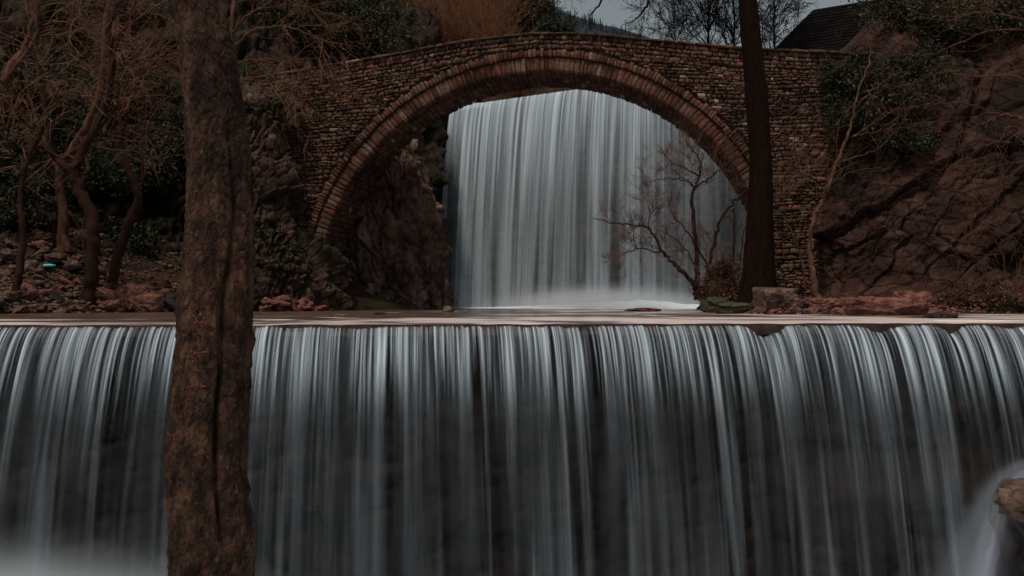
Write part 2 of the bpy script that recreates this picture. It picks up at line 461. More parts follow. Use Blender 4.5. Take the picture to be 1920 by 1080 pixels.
def veil_mat(name, color, f_fine, f_mid, f_big, dens, lo, hi, jag=0.02, seed=0.0, right_fade=None, fine_w=0.45, thin=0.55, lift=0.0, thin_at=0.75, fv=1.6, tongue=0.0):
    """silky falling water: strands run along the fall (UV v, 0 at the lip, 1 at the foot; u in metres across)"""
    m, nt, b = mat_base(name)
    nodes, L = nt.nodes, nt.links
    uv = N(nt, 'ShaderNodeUVMap', uv_map='UVMap')
    sp = N(nt, 'ShaderNodeSeparateXYZ'); L.new(uv.outputs[0], sp.inputs[0])

    def math_(op, a, c=None, clamp=False):
        n = N(nt, 'ShaderNodeMath', operation=op); n.use_clamp = clamp
        for k, x in enumerate((a, c)):
            if x is None: continue
            if hasattr(x, 'links'): L.new(x, n.inputs[k])
            else: n.inputs[k].default_value = x
        return n.outputs[0]

    def strand(fu, fv, det, off):
        cb = N(nt, 'ShaderNodeCombineXYZ')
        L.new(math_('MULTIPLY', sp.outputs[0], fu), cb.inputs[0]); L.new(math_('MULTIPLY', sp.outputs[1], fv), cb.inputs[1])
        cb.inputs[2].default_value = seed + off
        n = N(nt, 'ShaderNodeTexNoise', Scale=1.0, Detail=det, Roughness=0.6)
        L.new(cb.outputs[0], n.inputs['Vector'])
        return n.outputs['Fac']

    fine = strand(f_fine, fv, 2, 0.0); mid = strand(f_mid, 0.7, 2, 5.0); big = strand(f_big, 0.5, 2, 9.0)
    # strands melt together on the way down
    fw = math_('MULTIPLY', math_('SUBTRACT', 1.0, math_('POWER', sp.outputs[1], 0.6)), fine_w)
    s = math_('ADD', math_('MULTIPLY', fine, fw), math_('ADD', math_('MULTIPLY', mid, 0.62), math_('MULTIPLY', big, 0.38)))
    s = math_('DIVIDE', s, math_('ADD', fw, 1.0))
    a = N(nt, 'ShaderNodeMapRange', interpolation_type='SMOOTHSTEP')
    a.inputs[1].default_value = lo; a.inputs[2].default_value = hi
    L.new(s, a.inputs[0])
    # the sheet thins out as it speeds up
    th = N(nt, 'ShaderNodeMapRange', interpolation_type='SMOOTHERSTEP'); th.inputs[1].default_value = 0.0; th.inputs[2].default_value = thin_at
    th.inputs[3].default_value = 1.0; th.inputs[4].default_value = thin
    L.new(sp.outputs[1], th.inputs[0])
    al = math_('MULTIPLY', math_('MULTIPLY', math_('ADD', a.outputs[0], lift, True), th.outputs[0]), dens)
    # broad tongues: full water at the lip everywhere, more and less of it further down
    tg = N(nt, 'ShaderNodeMapRange', interpolation_type='SMOOTHSTEP'); L.new(strand(f_big * 1.1, 0.35, 1, 14.0), tg.inputs[0])
    tg.inputs[1].default_value = 0.38; tg.inputs[2].default_value = 0.62; tg.inputs[3].default_value = 1.0 - tongue; tg.inputs[4].default_value = 1.0 + 0.35 * tongue
    dn = N(nt, 'ShaderNodeMapRange', interpolation_type='SMOOTHSTEP'); L.new(sp.outputs[1], dn.inputs[0])
    dn.inputs[1].default_value = 0.02; dn.inputs[2].default_value = 0.30
    mixv = N(nt, 'ShaderNodeMix'); L.new(dn.outputs[0], mixv.inputs[0]); mixv.inputs[2].default_value = 1.0; L.new(tg.outputs[0], mixv.inputs[3])
    al = math_('MULTIPLY', al, mixv.outputs[0])
    # ragged start below the lip
    tip = math_('MULTIPLY', strand(f_fine * 0.9, 0.0, 1, 3.0), jag)
    st = N(nt, 'ShaderNodeMapRange', interpolation_type='SMOOTHSTEP')
    L.new(math_('SUBTRACT', sp.outputs[1], tip), st.inputs[0])
    st.inputs[1].default_value = 0.0; st.inputs[2].default_value = 0.006
    al = math_('MULTIPLY', al, st.outputs[0])
    if right_fade:
        rf = N(nt, 'ShaderNodeMapRange', interpolation_type='SMOOTHSTEP')
        L.new(sp.outputs[0], rf.inputs[0])
        rf.inputs[1].default_value = right_fade[0]; rf.inputs[2].default_value = right_fade[1]
        rf.inputs[3].default_value = 1.0; rf.inputs[4].default_value = right_fade[2]
        al = math_('MULTIPLY', al, rf.outputs[0])
    al = math_('MINIMUM', al, 0.97)
    b.inputs['Base Color'].default_value = (*color, 1)
    b.inputs['Roughness'].default_value = 0.75
    b.inputs['Specular IOR Level'].default_value = 0.15
    L.new(al, b.inputs['Alpha'])
    bp = N(nt, 'ShaderNodeBump', Strength=0.35, Distance=0.03)
    L.new(s, bp.inputs['Height']); L.new(bp.outputs[0], b.inputs['Normal'])
    return m


# =================================================================== THE SETTING
# ---- ground to the horizon
V = [(-900, -200, -5.2), (900, -200, -5.2), (900, 1500, -5.2), (-900, 1500, -5.2)]
tag(link('ground', mesh('ground', V, [(0, 1, 2, 3)], M['earth'])), 'flat dark ground under the gorge', 'ground', kind='structure')

# ---- downstream river below the lower fall
g = sheet([[(x, y, -3.95) for x in (-30, -10, 10, 30)] for y in (-12, 0, 8, 15)], 90, 60,
          lambda p: 0.05 * fbm(p * 0.8, 3))
tag(link('river_water', mesh('river_water', g.reshape(-1, 3), grid_faces(60, 90), M['river'], True)),
    'foaming white river at the foot of the lower waterfall', 'river', kind='structure')

# ---- the lower fall: weir wall, lip and veils
def crest_y(x): return 13.35 + 0.07 * x + 0.12 * np.sin(x * 0.35)


XS = np.linspace(-16, 16, 401)
# rough rock wall of the weir
nu, nv = 380, 60
xs = np.linspace(-16, 16, nu); zs = np.linspace(-4.3, -0.07, nv)
xx, zz = np.meshgrid(xs, zs)
base = np.stack([xx, crest_y(xx) + 0.12, zz], -1)
d = rock_disp(base.reshape(-1, 3) * np.array([1, 1, 1.6]), a1=0.12, a2=0.07, a3=0.03).reshape(nv, nu)
ledge = np.clip((xx - 3.6) / 1.5, 0, 1) * np.clip((-1.9 - zz) / 0.5, 0, 1) * 0.7      # ledges that stand out on the right
base[..., 1] -= d * np.clip((-zz) / 0.4, 0, 1) + ledge - 0.1
top = base[-1].copy(); back = top.copy(); back[:, 1] += 1.6
wallV = np.concatenate([base, top[None] + np.array([0, 0.02, 0.01]), back[None]], 0)
weir = empty('weir', (0, 13.3, -3.4))
wm = mesh('wall', wallV.reshape(-1, 3) - np.array([0, 13.3, -3.4]), grid_faces(nv + 2, nu), M['weir_rock'])
link('wall', wm, weir)
tag(weir, 'dark rough rock weir wall behind the lower waterfall', 'weir')


def lip_drop(x):
    """small dips in the lip where the water runs lower"""
    shp = np.shape(x); x = np.ravel(x)
    p = np.stack([x * 2.2, np.zeros_like(x), np.zeros_like(x)], -1)
    dip = 0.03 * np.clip(pnoise(p), 0, 1) + 0.022 * np.clip(pnoise(p * 4 + 9), -0.3, 1) + 0.014 * pnoise(p * 13 + 3)
    for c, w, h in ((3.55, 0.16, 0.15), (3.75, 0.12, 0.07), (5.25, 0.2, 0.10), (6.3, 0.14, 0.12), (7.15, 0.2, 0.05), (0.9, 0.3, 0.02), (-2.2, .5, .02)):
        dip = dip + h * np.exp(-((x - c) / w) ** 2)
    return dip.reshape(shp)


# pool surface, bending over the lip
nu = 500
px = np.linspace(-34, 34, nu)
fine = (px > -16) & (px < 16)
rows = []
ys = np.concatenate([np.array([52, 47, 42, 38, 34, 31, 28, 25, 22, 20, 18, 16.5, 15.5, 14.8]), ])
for y in ys:
    rows.append(np.stack([px, np.full(nu, y), np.zeros(nu)], -1))
cy = crest_y(np.clip(px, -16, 16))
for off, dz in ((0.9, 0.0), (0.5, 0.0), (0.25, -0.003), (0.1, -0.01), (0.0, -0.02), (-0.06, -0.035), (-0.10, -0.06), (-0.13, -0.10), (-0.15, -0.16)):
    k = 1.0 if off > 0.3 else (0.3 - off) / 0.4
    rows.append(np.stack([px, cy + off, dz - (0.022 * np.clip(pnoise(np.stack([px * 1.9, np.zeros(nu), np.zeros(nu)], 1)) + 0.1, 0, 1) * min(1, max(0, (0.5 - off) / 0.4)))], -1))
pw = np.stack(rows, 0)
r = pw.reshape(-1, 3)
NLIP = 6
amp = np.clip((pw[..., 1] - cy[None] - 0.1) / 0.8, 0, 1)
pw[..., 2] += (0.007 * fbm(r * np.array([0.7, 1.6, 1]), 3)).reshape(amp.shape) * amp
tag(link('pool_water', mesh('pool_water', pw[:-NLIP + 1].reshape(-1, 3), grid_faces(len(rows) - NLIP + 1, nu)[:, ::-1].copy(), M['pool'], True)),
    'still brown pool with pink white foam streaks and painted glint between the two falls', 'pool', kind='structure')


tag(link('pool_lip', mesh('pool_lip', pw[-NLIP:].reshape(-1, 3), grid_faces(NLIP, nu)[:, ::-1].copy(), M['lip'], True)),
    'thin dark lip of clear water bending over the front weir', 'pool', kind='structure')


def make_veil(name, mat, x0, x1, nu, nv, yfun, ztop, zbot, v0, drop=None, wob=0.0, start=0.0, seed=0, u0=0.0, flare=0.0):
    x = np.linspace(x0, x1, nu); t = np.linspace(0, 1, nv) ** 1.6
    X, T = np.meshgrid(x, t)
    dr = drop(X) if drop is not None else 0.0
    zt = ztop - dr - start
    Z = zt + (zbot - zt) * T
    fall = np.maximum(zt - Z, 0)
    tm = np.sqrt(2 * (fall + 0.002) / 9.81)
    vv = v0 * (1 + 0.12 * pnoise(np.stack([X.ravel() * 1.3 + seed, np.full(X.size, seed), np.zeros(X.size)], -1)).reshape(X.shape)
               + 0.10 * pnoise(np.stack([X.ravel() * 6 + seed, np.full(X.size, seed + 3), np.zeros(X.size)], -1)).reshape(X.shape))
    Yb = yfun(X)
    sl = np.gradient(yfun(x), x)[None]
    n = np.sqrt(1 + sl ** 2)
    Yp = Yb - vv * tm / n - 0.02
    Xp = X + vv * tm * sl / n + flare * X * fall
    q = np.stack([Xp, Yp, Z], -1)
    U = np.stack([X.ravel() + u0, T.ravel()], -1)
    me = mesh(name, q.reshape(-1, 3), grid_faces(nv, nu), mat, True, uv=U)
    return link(name, me)


M['veil_a'] = veil_mat('silky_falling_water', (0.76, 0.89, 1.0), 21.0, 7.0, 1.5, 1.0, 0.435, 0.70, jag=0.011, thin=0.135, fine_w=1.05, thin_at=0.36, tongue=0.6)
M['veil_b'] = veil_mat('thin_water_film', (0.52, 0.60, 0.68), 26.0, 3.2, 0.9, 0.15, 0.40, 0.70, jag=0.01, seed=20, thin=0.42, thin_at=0.5, tongue=0.5)
tag(make_veil('lower_waterfall', M['veil_a'], -16, 16, 1200, 44, crest_y, -0.005, -4.0, 1.75, lip_drop, seed=1),
    'wide curtain of silky white strands falling over the front weir', 'waterfall', kind='structure')
tag(make_veil('lower_waterfall_film', M['veil_b'], -16, 16, 600, 40, crest_y, -0.05, -4.0, 1.35, lip_drop, seed=4),
    'thin water film behind the strands of the front waterfall', 'waterfall', kind='structure')

# ---- the upper fall behind the bridge
def crest2(x):
    x = np.asarray(x, float)
    y = 46.1 - 0.66 * x
    return np.where(x > 2.6, 44.38 - 1.8 * (1 - np.exp(-(np.maximum(x, 2.6) - 2.6) * 0.36)), y)


M['veil_c'] = veil_mat('upper_falling_water', (0.64, 0.75, 0.83), 9.0, 3.0, 0.7, 0.86, 0.40, 0.61, jag=0.004, seed=41, thin=0.42, fine_w=0.8, fv=0.5, tongue=0.3,
                       right_fade=(5.2, 8.6, 0.30), lift=0.10)
M['veil_d'] = veil_mat('upper_water_film', (0.48, 0.55, 0.61), 4.0, 1.3, 0.4, 0.5, 0.36, 0.62, jag=0.002, seed=63, thin=0.62,
                       right_fade=(5.5, 9.0, 0.4), lift=0.08)
tag(make_veil('upper_waterfall', M['veil_c'], -3.0, 14.5, 700, 60, crest2, 10.15, 0.0, 0.85, seed=11),
    'tall silky grey waterfall seen through the bridge arch', 'waterfall', kind='structure')
tag(make_veil('upper_waterfall_film', M['veil_d'], -2.98, 14.5, 500, 50, crest2, 10.11, 0.0, 0.55, seed=14),
    'thin water film behind the tall waterfall', 'waterfall', kind='structure')
# the wall it falls from, and the stream bed above
nu, nv = 150, 90
xs = np.linspace(-14, 22, nu); zs = np.linspace(-0.6, 10.04, nv)
xx, zz = np.meshgrid(xs, zs)
yy = crest2(xx) + 0.35
yy = np.where(xx < -3.05, crest2(-3.05) + 0.2 + 0.15 * (xx + 3.05), yy)
q = np.stack([xx, yy, zz], -1)
q[..., 1] -= rock_disp(q.reshape(-1, 3), a1=0.25, a2=0.12, a3=0.05).reshape(nv, nu) * np.clip((10.06 - zz) / 0.6, 0, 1) - 0.25
topb = q[-1].copy(); topb[:, 1] += 2; topb[:, 2] = 10.07
back = topb.copy(); back[:, 1] = 75; back[:, 2] = 10.4
q = np.concatenate([q, topb[None], back[None]], 0)
tag(link('upper_rock_wall', mesh('upper_rock_wall', q.reshape(-1, 3), grid_faces(nv + 2, nu), M['dark_rock'])),
    'dark wet rock wall behind the upper waterfall', 'cliff', kind='structure')


# ---- hillsides and cliffs
def terrain(name, rows, nu, nv, mat, label, cat='cliff', disp=None, mask=None, sm=False):
    g = sheet(rows, nu, nv, disp or (lambda p: rock_disp(p)), mask)
    o = link(name, mesh(name, g.reshape(-1, 3), grid_faces(nv, nu), mat, sm))
    tag(o, label, cat, kind='structure')
    return g


us = [-900, -500, -200, 0, 160, 320, 480, 640, 820]
shore = [17.5, 19, 21.5, 24.2, 26.2, 28.5, 31, 33.5, 38]
rows = []
rows.append([P(u, HOR + (EYE + 0.7) * FPX / (s - 0.8), s - 0.8) for u, s in zip(us, shore)])
rows.append([P(u, HOR + (EYE - 0.03) * FPX / s, s) for u, s in zip(us, shore)])
rows.append([P(u, v, s + 2.6) for u, s, v in zip(us, shore, (525, 530, 535, 540, 545, 548, 545, 540, 540))])
rows.append([P(u, v, s + 6) for u, s, v in zip(us, shore, (380, 400, 430, 440, 455, 480, 470, 430, 420))])
rows.append([P(u, v, s + 7.6) for u, s, v in zip(us, shore, (180, 230, 300, 320, 330, 340, 320, 300, 300))])
rows.append([P(u, v, s + 9.2) for u, s, v in zip(us, shore, (-60, 20, 130, 150, 160, 160, 160, 150, 150))])
rows.append([P(u, v, s + 12) for u, s, v in zip(us, shore, (-300, -180, -60, -20, 10, 20, 40, 60, 80))])
rows.append([P(u, v, s + 19) for u, s, v in zip(us, shore, (-600, -500, -350, -300, -240, -190, -140, -60, 30))])
rows.append([P(u, v, s + 40) for u, s, v in zip(us, shore, (-900, -800, -600, -480, -380, -300, -240, -140, -20))])
slope_mask = lambda c: np.clip((c[..., 2] - 0.1) / 2.2, 0.12, 1.0)
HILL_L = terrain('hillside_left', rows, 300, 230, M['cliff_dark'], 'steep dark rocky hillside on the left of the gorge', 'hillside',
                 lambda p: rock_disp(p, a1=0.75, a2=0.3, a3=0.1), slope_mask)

# scree and earth apron over the foot of the left hillside
rows2 = []
for k, dz in ((0, -0.3), (1, 0.05), (2, 0.12), (3, 0.10)):
    rows2.append([np.array(p) + np.array([0, -0.25, dz]) for p in rows[k]])
BANK_L = terrain('left_bank', rows2, 240, 90, M['earth'], 'leaf strewn stony bank rising left of the pool', 'bank',
                 lambda p: 0.16 * fbm(p * 0.9, 4) + 0.04 * fbm(p * 5, 2))

# rock that carries the left end of the bridge
uu = [400, 450, 500, 535, 562, 590, 620, 650]
rw = []
prof = {  # v: Y per column
    612: [29.6, 30.3, 30.8, 31.2, 31.5, 31.9, 32.4, 33.4],
    560: [29.9, 30.5, 31.0, 31.4, 31.7, 32.1, 32.6, 33.6],
    500: [30.4, 30.8, 31.3, 31.6, 31.9, 32.3, 33.0, 34.2],
    465: [30.8, 31.1, 31.6, 31.9, 32.2, 32.9, 33.9, 35.0],
    420: [31.0, 31.4, 31.8, 32.2, 32.9, 34.1, 35.2, 36.0],
    350: [31.3, 31.7, 32.2, 32.7, 34.2, 35.4, 36.0, 36.6],
    290: [31.7, 32.2, 32.8, 33.6, 35.0, 36.0, 36.6, 37.0],
    220: [32.4, 32.7, 33.0, 33.3, 33.7, 35.4, 36.4, 37.0],
    178: [33.0, 33.1, 33.3, 33.5, 34.2, 36.0, 37.0, 37.5],
    160: [34.6, 34.9, 35.4, 35.8, 36.5, 37.5, 38.0, 38.5]}
for v, yy in prof.items():
    rw.append([P(u, v, y) for u, y in zip(uu, yy)])
terrain('rock_face', rw, 150, 230, M['cliff'], 'fractured rock face carrying the left foot of the stone bridge', 'cliff',
        lambda p: rock_disp(p, s1=0.7, s2=1.9, s3=5.0, a1=0.42, a2=0.24, a3=0.11, strata=0.6, rot=-0.3))

# outcrop behind the arch
uu = [560, 630, 680, 730, 775, 806, 824, 828, 828]
prof = {600: ([0] * 9, [36.2, 36.6, 36.6, 36.7, 37.0, 37.4, 38.0, 39.4, 42.5]),
        560: ([0] * 9, [36.4, 36.7, 36.6, 36.8, 37.1, 37.5, 38.0, 39.4, 42.5]),
        500: ([0] * 9, [36.6, 36.9, 36.8, 36.9, 37.2, 37.6, 38.1, 39.6, 42.5]),
        440: ([0, 0, 0, 0, 0, -2, -4, -4, -4], [36.8, 37.0, 36.9, 37.0, 37.3, 37.7, 38.2, 39.6, 42.5]),
        390: ([0, 0, 0, 0, -4, -10, -14, -14, -14], [37.0, 37.1, 37.0, 37.1, 37.4, 37.8, 38.3, 39.8, 42.5]),
        340: ([0, 0, 0, -5, -12, -22, -28, -28, -28], [37.2, 37.3, 37.2, 37.3, 37.5, 37.9, 38.5, 40.0, 42.5]),
        290: ([0, 0, 0, -8, -20, -34, -42, -42, -42], [37.4, 37.5, 37.4, 37.5, 37.7, 38.1, 38.7, 40.2, 42.5]),
        240: ([0, 0, 0, -10, -26, -40, -48, -48, -48], [37.6, 37.8, 37.7, 37.8, 38.0, 38.4, 39.0, 40.4, 42.5]),
        170: ([0, 0, 0, -10, -30, -46, -52, -52, -52], [38.5, 38.6, 38.6, 38.8, 39.0, 39.2, 39.5, 41.0, 42.5])}
rw = [[P(u + du, v, y) for u, du, y in zip(uu, dd, yy)] for v, (dd, yy) in prof.items()]
terrain('rock_outcrop', rw, 190, 200, M['outcrop'], 'rugged brown rock outcrop under the arch beside the upper waterfall', 'cliff',
        lambda p: rock_disp(p, s1=0.7, s2=1.9, s3=4.5, a1=0.45, a2=0.30, a3=0.13, strata=0.34, rot=0.2, warp_=0.2))

# right cliff and bank
def cliff_disp(p):
    """smooth slabs that overlap along slanting cracks, with small broken blocks"""
    a = math.radians(40)
    w = fbm(p * 0.35, 2); q = p + 0.16 * np.stack([fbm(p * 1.1, 2), fbm(p * 1.1 + 9, 2), fbm(p * 1.1 + 21, 2)], 1)
    al = q[:, 0] * math.cos(a) + q[:, 2] * math.sin(a); t = -q[:, 0] * math.sin(a) + q[:, 2] * math.cos(a)
    d = 0.22 * w
    for f, amp, tl, sd, st in ((0.34, 0.62, 0.75, 2, 0.45), (0.85, 0.24, 0.85, 6, 0.5), (2.1, 0.085, 1.0, 11, 0.7), (5.5, 0.03, 1.2, 17, 1.0)):
        v, e = cells(np.stack([al * f * st, q[:, 1] * f * 0.5, t * f * 1.25], 1), sd, tl)
        d += amp * v - amp * 0.45 * np.exp(-(e / 0.035) ** 2)
    return d


us = [1440, 1500, 1535, 1580, 1660, 1750, 1840, 1930, 2060, 2300]
shr = [31.5, 30.2, 28.0, 25.5, 24.5, 25.6, 26.0, 26.0, 24.5, 22]
cb = [34.5, 33.2, 31.4, 30.2, 29.5, 29.4, 29.3, 29.1, 28, 26]
rows = []
rows.append([P(u, HOR + (EYE + 0.7) * FPX / (s - 0.6), s - 0.6) for u, s in zip(us, shr)])
rows.append([P(u, HOR + (EYE - 0.04) * FPX / s, s) for u, s in zip(us, shr)])
rows.append([P(u, v, 0.5 * (s + c)) for u, s, c, v in zip(us, shr, cb, (572, 570, 569, 567, 564, 562, 560, 555, 550, 540))])
rows.append([P(u, v, c) for u, c, v in zip(us, cb, (558, 553, 550, 546, 540, 534, 528, 520, 500, 480))])
rows.append([P(u, v, c + 0.6) for u, c, v in zip(us, cb, (470, 460, 450, 440, 430, 420, 410, 390, 360, 330))])
rows.append([P(u, v, c + 1.5) for u, c, v in zip(us, cb, (350, 330, 320, 310, 290, 280, 270, 240, 200, 150))])
rows.append([P(u, v, c + 2.8) for u, c, v in zip(us, cb, (230, 210, 200, 190, 170, 160, 140, 100, 50, 0))])
rows.append([P(u, v, c + 4.6) for u, c, v in zip(us, cb, (120, 115, 112, 108, 70, 40, 10, -40, -100, -200))])
rows.append([P(u, v, c + 8) for u, c, v in zip(us, cb, (98, 98, 96, 94, 20, -40, -100, -200, -300, -400))])
rows.append([P(u, v, c + 20) for u, c, v in zip(us, cb, (100, 100, 98, 96, 0, -100, -200, -340, -460, -600))])
HILL_R = terrain('cliff_right', rows, 420, 420, M['cliff_brown'], 'tall brown fractured cliff on the right bank', 'cliff',
                 cliff_disp,
                 lambda c: np.clip((c[..., 2] - 0.0) / 1.6, 0.10, 1.0) * np.where(c[..., 1] > 36.0, 0.15, 1.0))
# low gravel bar in front of it, under the shrub and the dark tree
bar = []
bus = [1290, 1330, 1380, 1440, 1520, 1600, 1700, 1800, 1920, 2100, 2400]
bs = [30.6, 28.6, 25.0, 23.4, 22.6, 22.2, 22.6, 24.5, 25.4, 24, 22]
for dy, z in ((-0.7, -0.5), (0.0, -0.02), (0.8, 0.10), (2.5, 0.18), (5.0, 0.30), (9.0, 0.5)):
    bar.append([P(u, HOR - ((z if u > 1300 else -0.45) - EYE) * FPX / (s + dy), s + dy) for u, s in zip(bus, bs)])
BAR_R = terrain('gravel_bar', bar, 220, 90, M['earth'], 'low bank of earth and stones right of the pool', 'bank',
                lambda p: 0.05 * fbm(p * 1.4, 4) + 0.02 * fbm(p * 6, 2))

# wooded hill behind the bridge and the far ridge
rows = [[P(u, v, Y) for u, v in zip((420, 620, 760, 880, 960, 1040, 1100, 1200), vs)] for Y, vs in (
    (49, (200, 200, 190, 190, 190, 190, 190, 195)),
    (55, (60, 80, 105, 115, 120, 125, 130, 140)),
    (66, (-60, -20, 30, 60, 70, 80, 105, 120)),
    (85, (-200, -140, -60, -5, 15, 55, 90, 110)),
    (120, (-400, -300, -160, -60, 0, 50, 88, 108)))]
HILL_M = terrain('wooded_hill', rows, 120, 90, M['earth'], 'brush covered hill rising behind the left half of the bridge', 'hill',
                 lambda p: 0.7 * fbm(p * 0.25, 4))
rows = [[P(u, v, Y) for u, v in zip((700, 900, 1000, 1065, 1110, 1160, 1200, 1260, 1400, 1800, 2600), vs)] for Y, vs in (
    (1000, (140,) * 11),
    (1150, (18, 38, 58, 70, 76, 82, 88, 96, 106, 114, 116)),
    (1300, (-92, -32, 0, 29, 43, 56, 67, 81, 102, 112, 110)),
    (1500, (-125, -60, -8, 30, 45, 58, 69, 83, 104, 114, 112)))]
FAR = terrain('far_ridge', rows, 140, 40, M['leaf_conifer'], 'far bluish ridge covered with conifers behind the bridge', 'hill',
              lambda p: 3.0 * fbm(p * 0.012, 3))


def project(G):
    q = G.reshape(-1, 3)
    return np.stack([960 + FPX * q[:, 0] / q[:, 1], HOR - FPX * (q[:, 2] - EYE) / q[:, 1], q[:, 1]], 1), q


_pc = {}


def on_terrain(G, u, v, tol=9.0):
    """the point of a terrain sheet that is seen near pixel (u, v)"""
    k = id(G)
    if k not in _pc: _pc[k] = project(G)
    pr, q = _pc[k]
    d = np.hypot(pr[:, 0] - u, pr[:, 1] - v)
    near = d < tol
    if near.any():
        i = np.where(near)[0]; j = i[np.argmin(pr[i, 2] + 0.02 * d[i])]
    else:
        j = int(np.argmin(d))
    return q[j].copy()


def ground_z(G, x, y):
    q = G.reshape(-1, 3)
    return q[np.argmin((q[:, 0] - x) ** 2 + (q[:, 1] - y) ** 2), 2]


# =================================================================== THE BRIDGE
BR = empty('stone_bridge', (1.0, 33.0, 0.3), math.radians(-6.5))
tag(BR, 'old humpbacked stone bridge with one round arch over the pool', 'bridge')
DX = np.array([-18, -10.2, -5.16, -2.7, -0.26, 1.6, 3.4, 6.7, 8.7, 13]); DZ = np.array([7.0, 8.06, 8.75, 9.14, 9.33, 9.25, 9.03, 8.62, 8.45, 8.15])
DEPTH, R0, RI, RO = 2.8, 8.0, 8.44, 8.73


def deck(x): return np.interp(x, DX, DZ)


# solid core, recessed behind the stones
xs = np.unique(np.concatenate([np.linspace(-11.2, -8.001, 20), -RI * 0.985 * np.cos(np.linspace(0, math.pi, 121)), np.linspace(8.4, 12.5, 20)]))
def arch_z(x): return np.where(np.abs(x) < 8.30, np.sqrt(np.maximum(8.30 ** 2 - x ** 2, 0)), -1.2)
lo = np.where(xs < -10.3, 6.5, np.minimum(np.maximum(arch_z(xs), -1.2), deck(xs) - 0.2)); hi = deck(xs) - 0.03
V, F = [], []
n = len(xs)
for y in (0.06, DEPTH):
    for k in range(n): V += [(xs[k], y, lo[k]), (xs[k], y, hi[k])]
for k in range(n - 1):
    a, b2 = 2 * k, 2 * (k + 1)
    F += [(a, b2, b2 + 1, a + 1), (2 * n + a, 2 * n + a + 1, 2 * n + b2 + 1, 2 * n + b2),
          (a + 1, b2 + 1, 2 * n + b2 + 1, 2 * n + a + 1)]
link('core', mesh('core', V, F, M['mortar']), BR)


def stone_mesh(outline, front, bev=0.018, inner=0.80, back=0.08, jit=0.006, ymap=None):
    """a proud dressed stone from its outline (k, 2) in the wall plane"""
    k = len(outline); c = outline.mean(0)
    f1 = outline + rng.normal(0, jit * 0.5, outline.shape)
    f2 = c + (outline - c) * inner + rng.normal(0, jit, outline.shape)
    tilt = rng.normal(0, 0.05, 2)
    y2 = -front - bev + (f2 - c) @ tilt + rng.normal(0, 0.004, k)
    y1 = -front + (f1 - c) @ tilt
    V = np.concatenate([np.column_stack([outline[:, 0], np.full(k, back), outline[:, 1]]),
                        np.column_stack([f1[:, 0], y1, f1[:, 1]]),
                        np.column_stack([f2[:, 0], y2, f2[:, 1]]),
                        [[c[0], -front - bev * 1.15, c[1]]]])
    i = np.arange(k); j = (i + 1) % k
    T = [np.column_stack([i, j, j + k]), np.column_stack([i, j + k, i + k]),
         np.column_stack([i + k, j + k, j + 2 * k]), np.column_stack([i + k, j + 2 * k, i + 2 * k]),
         np.column_stack([i + 2 * k, j + 2 * k, np.full(k, 3 * k)])]
    return V, np.concatenate(T)


def stone_col(kind='wall'):
    r = rng.random()
    if kind == 'wall':
        if r < 0.025: c = np.array([0.36, 0.29, 0.23])
        elif r < 0.17: c = np.array([0.17, 0.095, 0.068])
        elif r < 0.42: c = np.array([0.085, 0.060, 0.046])
        else: c = np.array([0.16, 0.107, 0.078])
    else:
        if r < 0.05: c = np.array([0.28, 0.215, 0.165])
        elif r < 0.40: c = np.array([0.185, 0.098, 0.068])
        else: c = np.array([0.18, 0.118, 0.085])
    return c * rng.uniform(0.6, 1.3)


def rect_outline(x0, x1, z0, z1, j):
    mx, mz = 0.5 * (x0 + x1), 0.5 * (z0 + z1); b = min(x1 - x0, z1 - z0) * 0.16
    o = np.array([[x0 + b, z0], [mx, z0], [x1 - b, z0], [x1, z0 + b], [x1, z1 - b], [x1 - b, z1], [mx, z1], [x0 + b, z1], [x0, z1 - b], [x0, z0 + b]])
    return o + rng.normal(0, j, o.shape)


